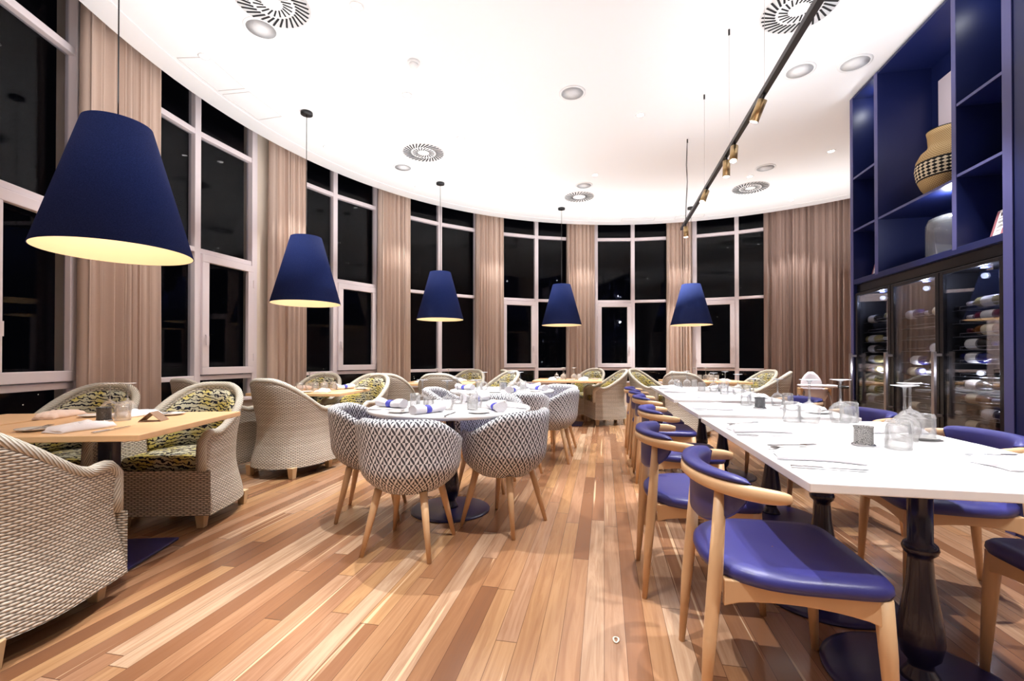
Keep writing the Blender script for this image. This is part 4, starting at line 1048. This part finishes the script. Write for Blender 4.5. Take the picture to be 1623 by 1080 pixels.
for cx, cy_, D, ch in ((-1.10, 3.18, D1, ((-1.12, 2.52, 'near'), (-.655, 2.98, 'right'), (-1.62, 3.00, 'left'), (-.99, 3.84, 'far'))), (-1.13, 5.03, D2, ((-.84, 4.47, 'near'), (-.56, 4.98, 'right'), (-.62, 5.62, 'far'), (-1.72, 4.92, 'left')))):
    for x, y, w in ch:
        v = Vector((x - cx, y - cy_, 0)); v.normalize(); p = Vector((cx, cy_, 0)) + v * .55; dr = math.degrees(math.atan2(-v.y, -v.x))
        place_set(p.x, p.y, dr, 'at the %s chair %s' % (w, D), 'roll', cut=(D is D1))
        q = Vector((cx, cy_, 0)) + v * .20; s = Vector((-v.y, v.x, 0))
        wine(q.x + s.x * .05, q.y + s.y * .05, 'facing the %s chair %s' % (w, D)); tumb(q.x - s.x * .06 + v.x * .06, q.y - s.y * .06 + v.y * .06, 'facing the %s chair %s' % (w, D))
Wn = ['on the first wooden table', 'on the second wooden table', 'on the third wooden table', 'on the fourth wooden table', 'on the fifth wooden table']
place_set(-2.50, 1.66, 107, 'at the camera side ' + Wn[0], 'flat'); place_set(-2.86, 2.42, 287, 'by the facing wicker chair ' + Wn[0], 'flat')
place_set(-3.24, 2.26, 287, 'by the window side wicker chair, on the slim wooden table', 'pink', cut=False); place_set(-3.10, 1.50, 107, 'at the camera side of the slim wooden table', 'flat', cut=False)
wine(-2.93, 2.22, 'behind the tumblers ' + Wn[0]); wine(-2.86, 2.27, 'at the right of the pair ' + Wn[0]); tumb(-2.80, 2.20, 'behind the black candle holder ' + Wn[0]); tumb(-2.68, 2.10, 'beside the black candle holder ' + Wn[0])
for wi, (cx, cy_, an, pr) in enumerate([(-3.14, 4.47, 8, 'pink'), (-2.38, 6.45, 8, 'pink'), (-.58, 7.72, 0, 'flat'), (1.55, 7.75, 8, 'pink')]):
    wn = Wn[wi + 1]; ca, sa = cos(rad(an)), sin(rad(an))
    for ux, uy, nm in ((-.25, -.38, 'near left'), (.25, -.38, 'near right'), (-.25, .38, 'far left'), (.25, .38, 'far right')):
        x, y = cx + ux * ca - uy * sa, cy_ + ux * sa + uy * ca
        place_set(x, y, an + (90 if uy < 0 else 270), 'at the %s place %s' % (nm, wn), 'roll' if (wi == 0 and ux > 0 and uy > 0) else pr, plate=(ux > 0), cut=False)
        x2, y2 = cx + ux * .35 * ca - uy * .28 * sa, cy_ + ux * .35 * sa + uy * .28 * ca
        (wine if uy > 0 or wi == 2 else tumb)(x2, y2, 'for the %s place %s' % (nm, wn))
        if ux > 0: tumb(x2 + .09, y2 + .02, 'outermost, for the %s place %s' % (nm, wn))
# tent card, jars
t = thing('tent_card', 'small brown folded tent card at the corner of the first wooden table', 'card', (-2.49, 2.12, TZ), rad(25))
MB().grid([[Vector((-.055, y, 0)), Vector((-.055, y, .003)), Vector((0, y, .052)), Vector((.055, y, .003)), Vector((.055, y, 0)), Vector((0, y, .048))] for y in (-.045, .045)], cu=True, smooth=False, capu=True).build('folded_card', M['card_brown'], t)
def jar(label, x, y):
    t = thing('sugar_jar', label, 'jar', (x, y, TZ), 0, 'lidded glass jars')
    MB().lathe([(.003, 0), (.036, 0), (.040, .01), (.040, .05), (.030, .068), (.030, .074)], 24).build('jar_body', M['glass_thick'], t)
    MB().lathe([(.034, .074), (.034, .08), (.012, .092), (.007, .100), (.012, .108), (.004, .114)], 20).build('jar_lid', M['steel'], t)
jar('lidded glass jar among the tumblers on the third white table', .86, 5.6)
jar('lidded glass jar on the fourth wooden table', -.80, 7.86)
jar('lidded glass jar on the fifth wooden table', 1.68, 7.9)

# high chair and dark side table by the brown curtain
t = thing('high_chair', 'white plastic high chair standing before the brown curtain', 'high chair', (2.78, 6.85, 0), rad(180 - 8))
rows = []
for i in range(9):
    z = .56 + .36 * i / 8; hw = .13 * (1 - max(0, (i - 4) / 4.0) ** 2.2 * .75); y = -.10 - .05 * (i / 8)
    rows.append([Vector((hw * cos(a), y + .035 * sin(a) - .03 * abs(cos(a)) * -1, z)) for a in [PI * 2 * k / 16 for k in range(16)]])
MB().grid(rows, cu=True, capu=True).build('seat_back', M['plastic_white'], t)
MB().lathe([(.02, .53), (.13, .54), (.16, .60), (.165, .70), (.155, .70), (.145, .60), (.12, .56), (.02, .55)], 24).build('seat_bowl', M['plastic_white'], t)
MB().box((0, .20, .745), (.42, .26, .03)).build('tray', M['plastic_white'], t, bevel=.012)
for sx in (-1, 1):
    MB().box((sx * .16, .02, .66), (.03, .20, .09)).build('side_bracket', M['oak'], t, bevel=.006)
    for sy in (-1, 1): MB().tube([(sx * .14, sy * .12, .66), (sx * .25, sy * .25, 0)], .012, n=10).build('leg', M['steel'], t)
MB().tube([(.02, .16, .55), (.05, .20, .50), (.02, .19, .44), (-.04, .18, .46), (-.08, .17, .44)], .008, n=6).build('strap', M['black'], t)
t = thing('side_table', 'dark pedestal side table between the high chair and the bookcase', 'table', (2.98, 6.25, 0))
MB().lathe([(.01, .74), (.16, .74), (.165, .755), (.16, .77), (.01, .77)], 36).build('table_top', M['cooler_frame'], t)
MB().lathe([(.03, .03), (.028, .1), (.024, .4), (.028, .6), (.05, .70), (.05, .74)], 20).build('column', M['navy_metal'], t)
MB().lathe([(.17, 0), (.17, .012), (.04, .03), (.01, .03)], 36).build('base', M['navy_metal'], t)
# painting on the rear wall (seen mirrored in the windows)
t = thing('wall_painting', 'blue abstract seascape painting seen mirrored in a window', 'painting', (1.6, BW, 1.55))
g = N('painted_canvas', .7); tc = g.n('ShaderNodeTexCoord'); mp = g.n('ShaderNodeMapping'); mp.inputs['Scale'].default_value = (1, 1, 5); g.l(tc.outputs['Object'], mp.inputs[0])
nz = g.n('ShaderNodeTexNoise'); nz.inputs['Scale'].default_value = 3; nz.inputs['Detail'].default_value = 6; g.l(mp.outputs[0], nz.inputs[0])
g.l(g.ramp(nz.outputs[0], [(.3, lin(30, 50, 110)), (.5, lin(90, 130, 190)), (.65, lin(210, 220, 235))]), g.p.inputs['Base Color'])
MB().box((0, .03, 0), (1.2, .04, 1.7)).build('canvas', g.m, t); MB().box((0, .015, 0), (1.28, .03, 1.78)).build('picture_frame', M['skirt'], t, bevel=.004)

# small curl of paper on the floor
t = MB().tube([(.010 * cos(a), .018 * sin(a), .004 + .0015 * cos(2 * a)) for a in [2 * PI * k / 20 for k in range(20)]], .0035, n=6, closed=True, flat=.5).build('paper_ring', M['candle'])
t.location = (.045, 1.83, 0); tag(t, 'tiny pale ring lying on the floor boards near the bottom of the photo', 'ring')
